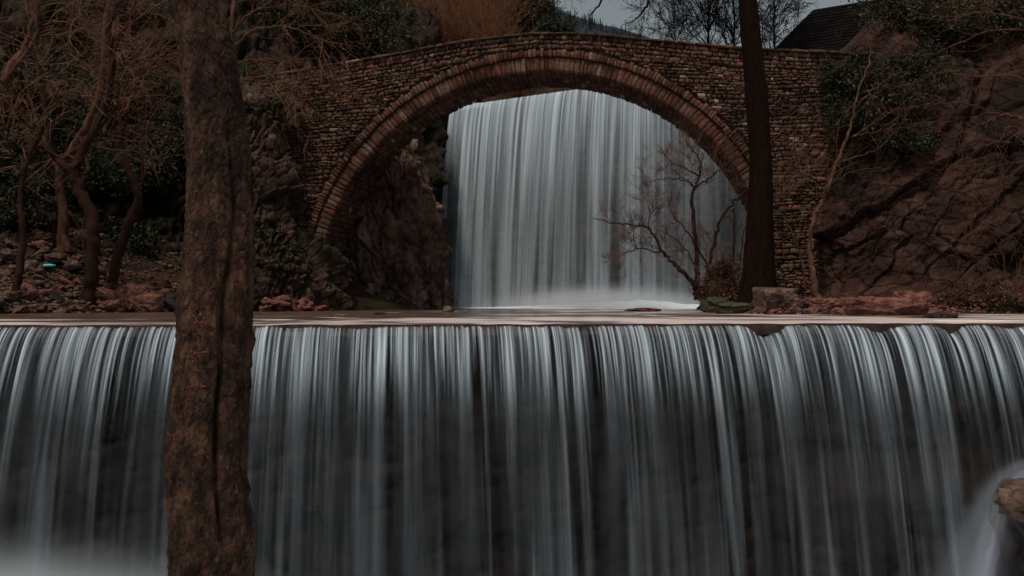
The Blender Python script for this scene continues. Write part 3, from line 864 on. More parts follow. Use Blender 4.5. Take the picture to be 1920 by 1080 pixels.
wall = []                                # (area, V, T, col)
L = 9.33
row = 0
def warp(x, L_):
    w = np.clip((L_ - 6.0) / 2.9, 0, 1)
    return L_ + (deck(x) - 9.33) * w
while L > -0.6:
    if row == 0: h = 0.10
    elif row < 6: h = rng.uniform(0.13, 0.19)
    else: h = rng.choice([0.08, 0.10, 0.12, 0.14, 0.17, 0.2]) * rng.uniform(0.9, 1.1)
    x = -11.1 + rng.uniform(0, 0.25)
    while x < 10.8:
        if row == 0: w = rng.uniform(0.35, 0.8)
        else: w = rng.uniform(0.10, 0.22) + 0.22 * rng.random() ** 2.4
        xm = x + w / 2
        if row > 3 and rng.random() < 0.13 and h > 0.17:   # two thin stones in place of one
            parts = [(x, x + w, L - h * 0.48, L), (x, x + w, L - h, L - h * 0.52)]
        else:
            parts = [(x, x + w, L - h * rng.uniform(0.9, 1.04), L - h * rng.uniform(-0.03, 0.06))]
        x += w
        for (a, b2, z0, z1) in parts:
            g_ = 0.012
            o = rect_outline(a + g_, b2 - g_, z0 + g_, z1 - g_, 0.014 if row else 0.004)
            o[:, 1] = warp(o[:, 0], o[:, 1]) + ((0.05 * math.sin(a * 0.9 + L * 1.3) + 0.035 * math.sin(a * 2.3 + L * 4)) if row > 4 else 0)
            o[:, 1] += (o[:, 0] - o[:, 0].mean()) * rng.normal(0, 0.05 if row else 0)
            rr = np.hypot(o[:, 0], np.maximum(o[:, 1], 0))
            RX = RO
            if o[:, 0].mean() > 0: RX = RO if o[:, 1].mean() > 4.5 else (RI if o[:, 1].mean() > 3.0 else R0 + 0.02)
            if rr.mean() < RX + 0.07: continue
            if rr.min() < RX + 0.01:
                s_ = np.maximum(rr, RX + 0.015) / np.maximum(rr, 1e-6)
                o = o * s_[:, None]
                if (o[:, 1].max() - o[:, 1].min()) < 0.03: continue
            c = o.mean(0)
            if c[0] < -10.2 and c[1] < 6.6: continue
            if c[0] < -8 and c[1] < 0.8: continue
            fr = rng.uniform(-0.012, 0.03) + (0.07 if row == 0 else 0.0)
            Vv, T = stone_mesh(o, fr, bev=0.022, inner=0.74, jit=0.012)
            area = (b2 - a) * (z1 - z0)
            vis = (c[0] > -9.8) and (c[0] < 9.6)
            wall.append((area if vis else -area, Vv, T, stone_col()))
    L -= h
    row += 1
wall.sort(key=lambda t: -t[0])
for k, (ar, Vv, T, c) in enumerate(wall[:300]):
    link('wall_stone', mesh('wall_stone', Vv, T, M['stone'], False, np.tile(c, (len(Vv), 1))), BR)


def join(name, items, mat, parent, kind='stuff', smooth=False):
    off = 0; VV = []; TT = []; CC = []
    for Vv, T, c in items:
        VV.append(Vv); TT.append(T + off); CC.append(np.tile(c, (len(Vv), 1))); off += len(Vv)
    o = link(name, mesh(name, np.concatenate(VV), np.concatenate(TT), mat, smooth, np.concatenate(CC)), parent)
    if kind: o['kind'] = kind
    return o


join('small_wall_stones', [(Vv, T, c) for _, Vv, T, c in wall[300:]], M['stone'], BR)


# the two rings of arch stones: the inner one set back under the proud outer one
def ring(r0, r1, t0, t1, wmin, wmax, front, name, jr):
    t = t0
    while t < t1:
        w = rng.uniform(wmin, wmax) / r0
        a, b2 = t + 0.006 / r0, t + w - 0.010 / r0
        ra, rb = r0 + rng.uniform(-0.012, 0.012), r1 + rng.uniform(-jr, jr * 0.5)
        o = rect_outline(a * r0, b2 * r0, ra, rb, 0.006)
        th = o[:, 0] / r0
        pl = np.column_stack([-o[:, 1] * np.cos(th), o[:, 1] * np.sin(th)])
        Vv, T = stone_mesh(pl[::-1].copy()[::-1], front + rng.uniform(-0.012, 0.014), bev=0.014, inner=0.84, back=0.30 if front < 0.05 else 0.08, jit=0.004)
        link(name, mesh(name, Vv, T[:, ::-1].copy(), M['stone'], False, np.tile(stone_col('arch'), (len(Vv), 1))), BR)
        t += w


ring(R0, RI, math.radians(4), math.radians(158.5), 0.12, 0.22, -0.01, 'arch_stone', 0.012)
ring(RI + 0.03, RO, math.radians(6), math.radians(149), 0.09, 0.17, 0.07, 'hood_stone', 0.08)

# underside of the vault, laid in courses
items = []
t = math.radians(1)
while t < math.radians(179):
    w = rng.uniform(0.16, 0.25) / R0
    y = 0.28
    while y < DEPTH - 0.02:
        wy = min(rng.uniform(0.25, 0.6), DEPTH - y)
        if wy < 0.08: break
        o = rect_outline(y + 0.008, y + wy - 0.008, t * R0 + 0.008, (t + w) * R0 - 0.008, 0.005)
        Vv, T = stone_mesh(o, 0.0, bev=0.012, back=0.25)
        th = Vv[:, 2] / R0; rr = R0 + 0.02 + Vv[:, 1] + rng.uniform(-0.012, 0.012)
        Vw = np.column_stack([-rr * np.cos(th), Vv[:, 0], rr * np.sin(th)])
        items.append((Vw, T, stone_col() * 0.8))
        y += wy
    t += w
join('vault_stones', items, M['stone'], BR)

# =================================================================== ROCKS
def ico(sub):
    import bmesh
    bm = bmesh.new(); bmesh.ops.create_icosphere(bm, subdivisions=sub, radius=1.0)
    bm.verts.ensure_lookup_table()
    v = np.array([x.co[:] for x in bm.verts]); f = np.array([[y.index for y in x.verts] for x in bm.faces]); bm.free()
    return v, f


ICO2, ICO3, ICO5 = ico(2), ico(3), ico(5)


def rock_verts(ic, seed, scale=(1, 1, 1), amp=0.35, box=0.0, freq=1.1, fine=0.0):
    v = ic[0].copy()
    if box > 0:                                  # towards a block
        m = np.abs(v).max(1)[:, None]
        v = v * (1 - box) + (v / m) * 0.8 * box
    d, e = cells(v * freq + seed * 7.7, seed % 200)
    v = v * (1 + amp * d[:, None])
    if fine: v = v * (1 + fine * fbm(v * 4 + seed, 4)[:, None])
    return v * np.array(scale)


PROTO = {}
for mk in ('pale_rock', 'red_rock', 'dark_rock'):
    PROTO[mk] = [mesh('rock', rock_verts(ICO3, 11 + 3 * k + len(mk), (1, rng.uniform(0.6, 1), rng.uniform(0.35, 0.6)), 0.6, 0.45, 0.95, 0.04), ICO3[1], M[mk]) for k in range(9)]


def put_rock(pt, size, mk, label, group, name='rock'):
    o = link(name, random.choice(PROTO[mk]))
    o.location = (pt[0], pt[1], pt[2] + size * 0.22)
    o.scale = (size * random.uniform(0.8, 1.3), size * random.uniform(0.8, 1.2), size * random.uniform(0.7, 1.2))
    o.rotation_euler = (random.uniform(-.6, .6), random.uniform(-.6, .6), random.uniform(0, 6.3))
    return tag(o, label, 'rock', group)


def boulder(name, pt, scale, seed, mat, label, amp=0.3, box=0.5, rz=0.0, fine=0.05, ic=ICO5, freq=1.1):
    v = rock_verts(ic, seed, scale, amp, box, freq, fine)
    o = link(name, mesh(name, v, ic[1], mat, False))
    o.location = pt; o.rotation_euler = (0, 0, rz)
    return tag(o, label, 'rock')


# scree on the left bank
for k in range(230):
    u = random.uniform(-20, 330); v = random.uniform(440, 582)
    if u > 210 and v < 530: continue
    red = (u > 210 and v > 530) or random.random() < 0.22
    pt = on_terrain(BANK_L, u, v)
    s = (0.08 + 0.22 * random.random() ** 2) * (1.25 if red and u > 210 else 1.0)
    put_rock(pt, s, 'red_rock' if red else ('dark_rock' if random.random() < 0.12 else 'pale_rock'),
             'loose red brown stone on the left bank' if red else 'loose grey brown stone in the scree on the left bank',
             'red stones on the left bank' if red else 'scree stones on the left bank')
for k in range(26):
    u = random.uniform(484, 606); v = random.uniform(560, 582)
    y = 29.2 + (u - 484) / 122 * 1.6
    pt = P(u, v, y)
    put_rock(pt - np.array([0, 0, 0.1]), random.uniform(0.12, 0.3), 'red_rock', 'loose red stone at the foot of the rock face right of the big trunk',
             'red stones at the foot of the rock face')
boulder('boulder', on_terrain(BANK_L, 316, 566) + np.array([0, -0.3, 0.02]), (0.52, 0.4, 0.36), 31, M['dark_rock'], 'dark boulder at the water edge just left of the big foreground trunk')
boulder('boulder', on_terrain(BANK_L, 282, 566) + np.array([0, -0.2, 0.05]), (0.45, 0.35, 0.3), 33, M['red_rock'], 'large reddish boulder at the water edge, left of the dark boulder')
boulder('boulder', on_terrain(BANK_L, 108, 485) + np.array([0, -0.1, 0.10]), (0.36, 0.3, 0.17), 35, M['pale_rock'], 'flat pale stone on the left bank right above the cyan bottle')
boulder('boulder', on_terrain(BANK_L, 141, 497) + np.array([0, -0.1, 0.08]), (0.30, 0.26, 0.17), 37, M['pale_rock'], 'rounded stone on the left bank to the right of the cyan bottle')

# right bank
for k in range(90):
    u = random.uniform(1400, 1790); v = random.uniform(555, 584)
    pt = on_terrain(BAR_R, u, v)
    mk = 'red_rock' if random.random() < 0.45 else ('pale_rock' if random.random() < 0.75 else 'dark_rock')
    put_rock(pt, random.uniform(0.07, 0.2), mk, 'small loose stone on the right bank below the cliff', 'loose stones on the right bank')
boulder('boulder', P(1456, 574, 23.6) + np.array([0, 0.3, 0.14]), (0.56, 0.5, 0.36), 41, M['pale_rock'], 'squarish pale boulder just right of the dark tree trunk', 0.22, 0.75, 0.25)
boulder('boulder', P(1668, 584, 21.4) + np.array([0, 0.4, 0.06]), (0.95, 0.55, 0.27), 44, M['red_rock'], 'long flat reddish slab at the edge of the right bank', 0.28, 0.6, 0.1)
boulder('boulder', P(1728, 576, 21.8) + np.array([0, 0.5, 0.06]), (0.38, 0.4, 0.34), 46, M['red_rock'], 'angular reddish block at the right end of the long slab', 0.3, 0.6)
boulder('boulder', P(1760, 596, 17.6), (0.27, 0.22, 0.11), 48, M['dark_rock'], 'low dark wet stone in the pool in front of the long slab', 0.4, 0.3)
boulder('boulder', P(1540, 574, 23.4) + np.array([0, 0.2, 0.04]), (0.36, 0.3, 0.18), 50, M['red_rock'], 'reddish brown stone between the square boulder and the long slab', 0.3, 0.5)
boulder('mossy_boulder', P(1345, 572, 27.0), (0.42, 0.35, 0.24), 52, M['leaf_olive'], 'mossy boulder under the leaf heap beside the upper pool', 0.3, 0.3)
boulder('mossy_boulder', P(1385, 578, 24.4) + np.array([-0.1, 0.2, 0.0]), (0.5, 0.35, 0.17), 53, M['leaf_olive'], 'low mossy stone at the left foot of the dark tree', 0.3, 0.3)
# stones standing in the pool
boulder('pool_stone', P(839, 582, 27.5), (0.16, 0.14, 0.13), 60, M['pale_rock'], 'rounded pale stone in the pool left of the upper waterfall', 0.3, 0.2, ic=ICO3)
boulder('pool_stone', P(873, 584, 26.5), (0.10, 0.1, 0.05), 61, M['pale_rock'], 'tiny pale stone in the pool, right of the rounded stone', 0.3, 0.2, ic=ICO3)
boulder('pool_stone', P(713, 590, 22.0), (0.13, 0.1, 0.07), 62, M['dark_rock'], 'small dark stone in the pool below the rock outcrop', 0.3, 0.2, ic=ICO3)
boulder('pool_stone', P(640, 593, 19.6), (0.20, 0.14, 0.06), 63, M['pale_rock'], 'flat pale stone in the pool left of the small dark stone', 0.3, 0.2, ic=ICO3)
boulder('pool_stone', P(1205, 581, 31.0), (0.5, 0.2, 0.07), 64, M['red_rock'], 'flat stones awash below the tall waterfall', 0.5, 0.2, ic=ICO3)

# boulder at the lower right with its chute of water
boulder('rock_ledge', P(2030, 1010, 9.0) + np.array([0.50, 0.15, -0.74]), (1.0, 0.8, 1.40), 71, M['dark_rock'], 'dark wet rock at the lower right corner beside a chute of white water', 0.32, 0.7, 0.1, 0.08)
cap_ = boulder('ledge_cap', P(2010, 946, 8.75) + np.array([0.08, 0.0, -0.02]), (0.70, 0.6, 0.20), 73, M['pale_rock'], 'pale flaking slab on top of the rock at the lower right', 0.16, 0.8, 0.1, 0.04)


def chute_mat():
    m, nt, b = mat_base('chute_water')
    uv = N(nt, 'ShaderNodeUVMap', uv_map='UVMap'); sp = N(nt, 'ShaderNodeSeparateXYZ'); nt.links.new(uv.outputs[0], sp.inputs[0])
    r = ramp(nt, sp.outputs[0], [(0.0, (0, 0, 0)), (0.25, (0.16, 0.16, 0.16)), (0.52, (1, 1, 1)), (0.78, (0.25, 0.25, 0.25)), (1.0, (0, 0, 0))])
    r.color_ramp.interpolation = 'EASE'
    mp = N(nt, 'ShaderNodeMapping'); mp.inputs['Scale'].default_value = (4.0, 1.2, 1); nt.links.new(uv.outputs[0], mp.inputs[0])
    n = N(nt, 'ShaderNodeTexNoise', Scale=1.0, Detail=3); nt.links.new(mp.outputs[0], n.inputs['Vector'])
    mr = N(nt, 'ShaderNodeMapRange'); mr.inputs[1].default_value = 0.3; mr.inputs[2].default_value = 0.7; mr.inputs[3].default_value = 0.05; mr.inputs[4].default_value = 0.26
    nt.links.new(n.outputs['Fac'], mr.inputs[0])
    mu = N(nt, 'ShaderNodeMath', operation='MULTIPLY'); nt.links.new(r.outputs[0], mu.inputs[0]); nt.links.new(mr.outputs[0], mu.inputs[1])
    nt.links.new(mu.outputs[0], b.inputs['Alpha'])
    b.inputs['Base Color'].default_value = (0.62, 0.70, 0.82, 1); b.inputs['Roughness'].default_value = 0.8; b.inputs['Specular IOR Level'].default_value = 0.1
    return m


M['chute'] = chute_mat()
for k, (dy, wd) in enumerate(((0.0, 1.0), (0.22, 1.25), (0.42, 1.5))):
    path = np.array([P(u, v, y + dy + 0.35) for u, v, y in ((2060, 868, 9.9), (1985, 874, 9.6), (1925, 893, 9.3), (1885, 950, 9.05), (1862, 1030, 8.95), (1848, 1110, 8.9), (1838, 1220, 8.85))])
    path = catmull(path, 50)
    tng = np.gradient(path, axis=0); tng /= np.linalg.norm(tng, axis=1)[:, None]
    side = np.cross(tng, np.array([0, -1.0, 0])); side /= np.linalg.norm(side, axis=1)[:, None]
    hw = wd * np.interp(np.linspace(0, 1, 50), [0, 0.3, 0.6, 1], [0.08, 0.12, 0.30, 0.55])
    ss = np.linspace(-1, 1, 16)
    q = path[:, None] + side[:, None] * (ss[None, :, None] * hw[:, None, None]) + np.array([0, 1.0, 0]) * (0.14 * ss[None, :, None] ** 2)
    U = np.stack(np.meshgrid((ss + 1) / 2, np.linspace(0, 1, 50)), -1).reshape(-1, 2)
    if side[25][0] > 0: U[:, 0] = U[:, 0]
    tag(link('water_chute', mesh('water_chute', q.reshape(-1, 3), grid_faces(50, 16), M['chute'], True, uv=U)),
        'soft white chute of water pouring past the rock at the lower right', 'waterfall', kind='structure')

# =================================================================== TREES
def resample(pts, n):
    return catmull(np.asarray(pts, float), n)


def rand_dir(d, ang):
    d = d / (np.linalg.norm(d) + 1e-9)
    a = np.cross(d, rng.normal(size=3)); a /= np.linalg.norm(a) + 1e-9
    return d * math.cos(ang) + a * math.sin(ang)


def grow(tb, p, d, length, r, level, spread=0.75, up=0.08, wob=0.16, kids=4, shrink=0.58, side=None, rmin=0.003):
    n = 6 if level > 0 else 5
    pts = [p]; dd = d / np.linalg.norm(d)
    for k in range(n - 1):
        dd = dd + rng.normal(0, wob, 3) + np.array([0, 0, up])
        if side is not None: dd = dd + side
        dd /= np.linalg.norm(dd)
        pts.append(pts[-1] + dd * length / (n - 1))
    pts = np.array(pts)
    rr = np.linspace(r, max(r * 0.45, rmin), n)
    tb.add(pts, rr, 5 if r > 0.02 else 3)
    if level <= 0: return
    for k in range(kids):
        t = rng.uniform(0.25, 1.0) * (n - 1); i = min(int(t), n - 2); f = t - i
        q = pts[i] * (1 - f) + pts[i + 1] * f
        grow(tb, q, rand_dir(pts[i + 1] - pts[i], rng.uniform(0.35, spread + 0.25)), length * rng.uniform(0.4, 0.75) * shrink / 0.58,
             max(np.interp(t, range(n), rr) * 0.55, rmin), level - 1, spread, up, wob, kids, shrink, side, rmin)


def sprout(tb, pts, rr, count, length, r, level, t0=0.2, **kw):
    n = len(pts)
    for k in range(count):
        t = rng.uniform(t0, 1.0) * (n - 1); i = min(int(t), n - 2); f = t - i
        q = pts[i] * (1 - f) + pts[i + 1] * f
        sz = rng.uniform(0.6, 1.15)
        grow(tb, q, rand_dir(pts[i + 1] - pts[i], rng.uniform(0.5, 1.2)), length * sz, min(r, np.interp(t, range(n), rr) * 0.6), level, **kw)


def limb_tree(name, label, limbs, mt, mtw, cat='tree', group=None, twigs=8, tlen=1.2, tr=0.014, level=2, jitter=0.02, sides=9, rough=0.06, **kw):
    """limbs: (pixel polyline, Y start, Y end, radius start, radius end[, twig factor]); the first one is the trunk"""
    first = limbs[0]
    base = P(first[0][0][0], first[0][0][1], first[1])
    root = empty(name, base)
    tb = Tubes()
    for k, lm in enumerate(limbs):
        pl, Y0, Y1, ra, rb = lm[:5]; tf = lm[5] if len(lm) > 5 else 1.0
        yy = np.linspace(Y0, Y1, len(pl))
        pts = resample([P(u, v, y) for (u, v), y in zip(pl, yy)], max(8, 6 * len(pl))) - base
        pts[1:] += rng.normal(0, jitter, pts[1:].shape)
        m = len(pts)
        rr = np.linspace(ra, rb, m)
        if k == 0: rr = rr * (1 + 0.55 * np.exp(-np.linspace(0, 1, m) / 0.06))
        one = Tubes(); one.add(pts, rr, sides)
        v = one.V[0]
        dsp = rough * fbm((v + base) * 2.2, 3) + 0.4 * rough * fbm((v + base) * 8, 2)
        ctr = np.repeat(pts, sides, 0)
        one.V[0] = ctr + (v - ctr) * (1 + dsp * 2.2)[:, None]
        one.build('trunk' if k == 0 else 'limb', mt, root)
        if tf > 0:
            sprout(tb, pts, rr, int(twigs * tf), tlen, tr, level, **kw)
    o = tb.build('twigs', mtw, root)
    if o: o['kind'] = 'stuff'
    tag(root, label, cat, group)
    return root


# ---- the big plane tree trunk in the foreground
TY = 7.0
tv = np.array([-260, -60, 0, 100, 200, 300, 380, 440, 500, 560, 600, 640, 700, 800, 850, 920, 980, 1000, 1080, 1300, 1520])
tl = np.array([270, 303, 318, 337, 350, 352, 352, 350, 347, 338, 334, 332, 327, 318, 313, 315, 320, 322, 320, 312, 285])
tr_ = np.array([350, 392, 408, 441, 457, 466, 471, 477, 475, 472, 470, 470, 467, 462, 458, 462, 473, 476, 474, 486, 520])
NT, NZ = 260, 900
vv = np.linspace(-260, 1520, NZ)
hwp = np.interp(vv, tv, (tr_ - tl) / 2); cp = np.interp(vv, tv, (tr_ + tl) / 2)
k5 = np.ones(15) / 15
hwp[7:-7] = np.convolve(hwp, k5, 'valid'); cp[7:-7] = np.convolve(cp, k5, 'valid')
px2m = TY / FPX
zc = EYE + (HOR - vv) * px2m; xc = (cp - 960) * px2m; hw = hwp * px2m
th = np.linspace(-math.pi, math.pi, NT, endpoint=False)
TH, ZZ = np.meshgrid(th, zc); HW = hw[:, None]; VVp = np.repeat(vv[:, None], NT, 1)
# crease between the stem and the fused side stem
gx = np.interp(vv, [150, 240, 300, 400, 480, 560, 700, 760, 850, 900, 960, 1000, 1040], [448, 440, 446, 455, 448, 437, 434, 426, 424, 426, 434, 441, 444])
gth = np.arcsin(np.clip((gx - cp) / hwp, -0.95, 0.95))[:, None]
gd = np.interp(vv, [200, 250, 430, 500, 620, 760, 960, 1010, 1030], [0, 0.03, 0.03, 0.05, 0.07, 0.085, 0.08, 0.03, 0])[:, None]
gw = np.interp(vv, [200, 480, 700, 760, 990, 1030], [0.10, 0.09, 0.11, 0.06, 0.09, 0.1])[:, None]
R = HW * (1 + 0 * TH)
cr = -gd * np.exp(-((TH - gth) / gw) ** 2)
bulge = np.interp(vv, [220, 500, 980, 1060], [0, 0.035, 0.04, 0.0])[:, None] * np.exp(-((TH - gth - 0.42) / 0.28) ** 2)
sc3 = np.stack([np.sin(TH) * HW, -np.cos(TH) * HW, ZZ], -1).reshape(-1, 3)
bk = (0.014 * fbm(sc3 * np.array([5, 5, 3.0]), 4) + 0.006 * fbm(sc3 * np.array([30, 30, 14]), 3)).reshape(TH.shape)
cv, ce = cells(sc3 * np.array([22, 22, 12]) + 0.5 * np.stack([pnoise(sc3 * 12), pnoise(sc3 * 12 + 9), pnoise(sc3 * 12 + 5)], 1), 3)
bk += (0.010 * np.clip(cv, -0.6, 0.6) - 0.008 * np.exp(-(ce / 0.12) ** 2)).reshape(TH.shape)
cv, ce = cells(sc3 * np.array([48, 48, 26]), 7)
bk += (0.004 * np.clip(cv, -0.6, 0.6)).reshape(TH.shape)
for (ku, kv, ks, kh) in ((470, 640, 15, 0.035), (467, 915, 16, 0.03), (452, 925, 10, 0.02), (460, 262, 16, 0.03), (465, 300, 14, 0.025), (336, 850, 40, 0.02)):
    kth = math.asin(np.clip((ku - np.interp(kv, vv, cp)) / np.interp(kv, vv, hwp), -1, 1))
    bk += kh * np.exp(-(((TH - kth) * np.interp(kv, vv, hwp)) / ks) ** 2 - ((VVp - kv) / ks) ** 2)
Rr = R + cr + bulge + bk
TV = np.stack([np.repeat(xc[:, None], NT, 1) + np.sin(TH) * Rr, TY - np.cos(TH) * Rr, ZZ], -1)
TBASE = np.array([xc[-1], TY, zc[-1]])
plane = empty('plane_tree', TBASE)
tag(plane, 'thick brown trunk of the mottled tree in the left foreground', 'tree')
plane_trunk = link('trunk', mesh('trunk', TV.reshape(-1, 3) - TBASE, grid_faces(NZ, NT, True)[:, ::-1].copy(), M['bark_plane'], True), plane)
tb = Tubes()
topc = np.array([xc[0], TY, zc[0]])
for dx, dy, ln, r in ((-0.7, 0.1, 3.5, 0.16), (0.3, -0.5, 3.2, 0.13), (-0.1, 0.6, 3.6, 0.14)):
    one = Tubes(); pts = resample([topc - np.array([0, 0, 0.3]), topc + np.array([dx * .5, dy * .5, .8]), topc + np.array([dx * 1.6, dy * 1.4, 2.2]), topc + np.array([dx * 2.6, dy * 2.2, ln + .6])], 14) - TBASE
    rr = np.linspace(r, 0.04, 14); one.add(pts, rr, 10); one.build('limb', M['bark_plane'], plane)
    sprout(tb, pts, rr, 6, 1.2, 0.02, 2, t0=0.4)
o = tb.build('twigs', M['twig_brown'], plane); o['kind'] = 'stuff'


def on_trunk(u, v, lift=0.0):
    i = int(np.argmin(np.abs(vv - v)))
    s_ = np.clip((u - cp[i]) / hwp[i], -0.97, 0.97); t_ = math.asin(s_); j = int(round((t_ + math.pi) / (2 * math.pi) * NT)) % NT
    q = TV[i, j].copy(); c = np.array([xc[i], TY, q[2]]); d_ = (q - c) / np.linalg.norm(q - c)
    return q + d_ * lift


# letters and marks cut into the bark long ago
marks = [[[(381, 590), (408, 616)], [(407, 592), (400, 604), (404, 632)], [(376, 604), (408, 604)]],
         [[(394, 632), (396, 672)], [(376, 660), (414, 656)]],
         [[(372, 696), (384, 690), (408, 692)], [(392, 692), (391, 722)], [(370, 722), (390, 716), (410, 718)]],
         [[(357, 752), (360, 770), (366, 780), (371, 768), (372, 754)], [(384, 750), (394, 758), (392, 774)]],
         [[(333, 826), (326, 812), (331, 806), (337, 812), (343, 806), (347, 814), (336, 828)]]]
for grp in marks:
    tb = Tubes()
    for stroke in grp:
        ps = []
        for (a, b2) in zip(stroke[:-1], stroke[1:]):
            for t in np.linspace(0, 1, 7): ps.append((a[0] + (b2[0] - a[0]) * t, a[1] + (b2[1] - a[1]) * t))
        pts = np.array([on_trunk(u + rng.normal(0, .5), v, -0.0005) for u, v in ps]) - TBASE
        tb.add(pts, rng.uniform(0.003, 0.0075, len(pts)), 5)
    tb.build('carved_mark', M['carve'], plane_trunk)

# ---- the dark tree on the right bank
DY = 25.0
root = empty('dark_tree', P(1420, 584, DY))
RB = P(1420, 584, DY)
dv = np.array([-700, -300, -80, 0, 100, 200, 300, 400, 450, 500, 540, 565, 590])
dl = np.array([1330, 1362, 1380, 1385, 1392, 1400, 1406, 1402, 1398, 1393, 1388, 1382, 1370])
dr_ = np.array([1344, 1390, 1412, 1418, 1430, 1440, 1446, 1449, 1450, 1452, 1455, 1460, 1472])
NZ2, NT2 = 420, 110
v2 = np.linspace(-700, 590, NZ2); hw2 = np.interp(v2, dv, (dr_ - dl) / 2) * DY / FPX; c2 = (np.interp(v2, dv, (dr_ + dl) / 2) - 960) * DY / FPX
z2 = EYE + (HOR - v2) * DY / FPX
t2 = np.linspace(0, 2 * math.pi, NT2, endpoint=False)
A, Z = np.meshgrid(t2, z2)
q = np.stack([np.sin(A) * hw2[:, None], -np.cos(A) * hw2[:, None], Z], -1)
rr = 1 + 0.05 * fbm(q.reshape(-1, 3) * np.array([3, 3, 0.8]), 4).reshape(A.shape) + 0.05 * np.abs(fbm(q.reshape(-1, 3) * np.array([16, 16, 1.6]), 3)).reshape(A.shape) + np.interp(z2, [0, 0.5, 1.0], [0.16, 0.05, 0.0])[:, None] * np.sin(A * 5)
q = np.stack([c2[:, None] + np.sin(A) * hw2[:, None] * rr, DY - np.cos(A) * hw2[:, None] * rr, Z], -1)
link('trunk', mesh('trunk', q.reshape(-1, 3) - RB, grid_faces(NZ2, NT2, True)[:, ::-1].copy(), M['bark_dark'], True), root)
tb = Tubes()
def hang(pl, Y0, Y1, ra, rb, tw, tl_, part=True):
    pts = resample([P(u, v, y) for (u, v), y in zip(pl, np.linspace(Y0, Y1, len(pl)))], 6 * len(pl)) - RB
    pts[1:] += rng.normal(0, 0.015, pts[1:].shape)
    rr = np.linspace(ra, rb, len(pts))
    one = Tubes(); one.add(pts, rr, 6); one.build('limb', M['bark_dark'], root)
    if tw: sprout(tb, pts, rr, tw, tl_, 0.012, 2, t0=0.15, up=-0.06)
hang([(1392, -60), (1330, -110), (1270, -90), (1235, -30), (1217, 0), (1205, 22), (1190, 38), (1172, 46)], 25, 24, 0.07, 0.008, 10, 0.7)
hang([(1388, -120), (1300, -170), (1200, -140), (1150, -60), (1128, 2), (1107, 30), (1103, 52)], 25, 24.5, 0.07, 0.006, 8, 0.6)
hang([(1200, -140), (1120, -110), (1070, -50), (1050, -8), (1030, 6)], 24.6, 24.2, 0.03, 0.006, 7, 0.5)
hang([(1217, 0), (1225, 20), (1250, 40)], 24.1, 24.0, 0.014, 0.005, 3, 0.5)
hang([(1414, -150), (1470, -210), (1560, -230)], 25, 25.5, 0.08, 0.02, 6, 1.0)
hang([(1360, -330), (1300, -460), (1200, -560)], 25, 26.5, 0.1, 0.02, 8, 1.2)
o = tb.build('twigs', M['twig_black'], root); o['kind'] = 'stuff'
tag(root, 'dark bare tree trunk standing on the right bank in front of the bridge', 'tree')

# ---- many-stemmed shrub leaning over the upper pool
SY = 28.8
limb_tree('bare_shrub', 'bare many stemmed shrub leaning left over the pool below the arch', [
    ([(1323, 572), (1308, 545), (1294, 526), (1267, 497), (1244, 475), (1228, 444), (1205, 425), (1158, 419), (1112, 409)], SY, SY - .6, 0.085, 0.010, 1.4),
    ([(1306, 562), (1306, 530), (1306, 475), (1300, 413), (1298, 370), (1304, 347), (1312, 328)], SY, SY, 0.085, 0.035, 0.5),
    ([(1300, 352), (1294, 343), (1271, 335), (1217, 339)], SY, SY - .3, 0.032, 0.008),
    ([(1312, 328), (1310, 297), (1290, 269), (1279, 238)], SY, SY + .2, 0.03, 0.008),
    ([(1312, 330), (1290, 318), (1262, 305), (1235, 280)], SY, SY - .2, 0.026, 0.007),
    ([(1304, 351), (1329, 335), (1357, 314), (1372, 300)], SY, SY - .3, 0.032, 0.010),
    ([(1325, 560), (1329, 495), (1341, 448), (1353, 409), (1380, 374), (1401, 357)], SY, SY - .5, 0.06, 0.03, 0.6),
    ([(1328, 540), (1325, 495), (1287, 433), (1259, 398), (1257, 374)], SY, SY - .2, 0.04, 0.009),
    ([(1310, 545), (1300, 491), (1271, 452), (1232, 429)], SY, SY + .2, 0.028, 0.008),
    ([(1244, 475), (1193, 466), (1158, 481)], SY - .3, SY - .4, 0.026, 0.006),
    ([(1193, 466), (1190, 448), (1189, 429)], SY - .35, SY - .4, 0.014, 0.005),
    ([(1217, 431), (1219, 374)], SY - .4, SY - .4, 0.018, 0.006),
    ([(1375, 560), (1375, 495), (1377, 390)], SY + .4, SY + .4, 0.045, 0.03, 0.4),
    ([(1386, 560), (1388, 491), (1401, 405)], SY + .3, SY + .3, 0.03, 0.015, 0.4)],
    M['bark_brown'], M['twig_brown'], 'shrub', twigs=13, tlen=0.62, tr=0.012, level=2, kids=4, rmin=0.0045, rough=0.08, sides=7)

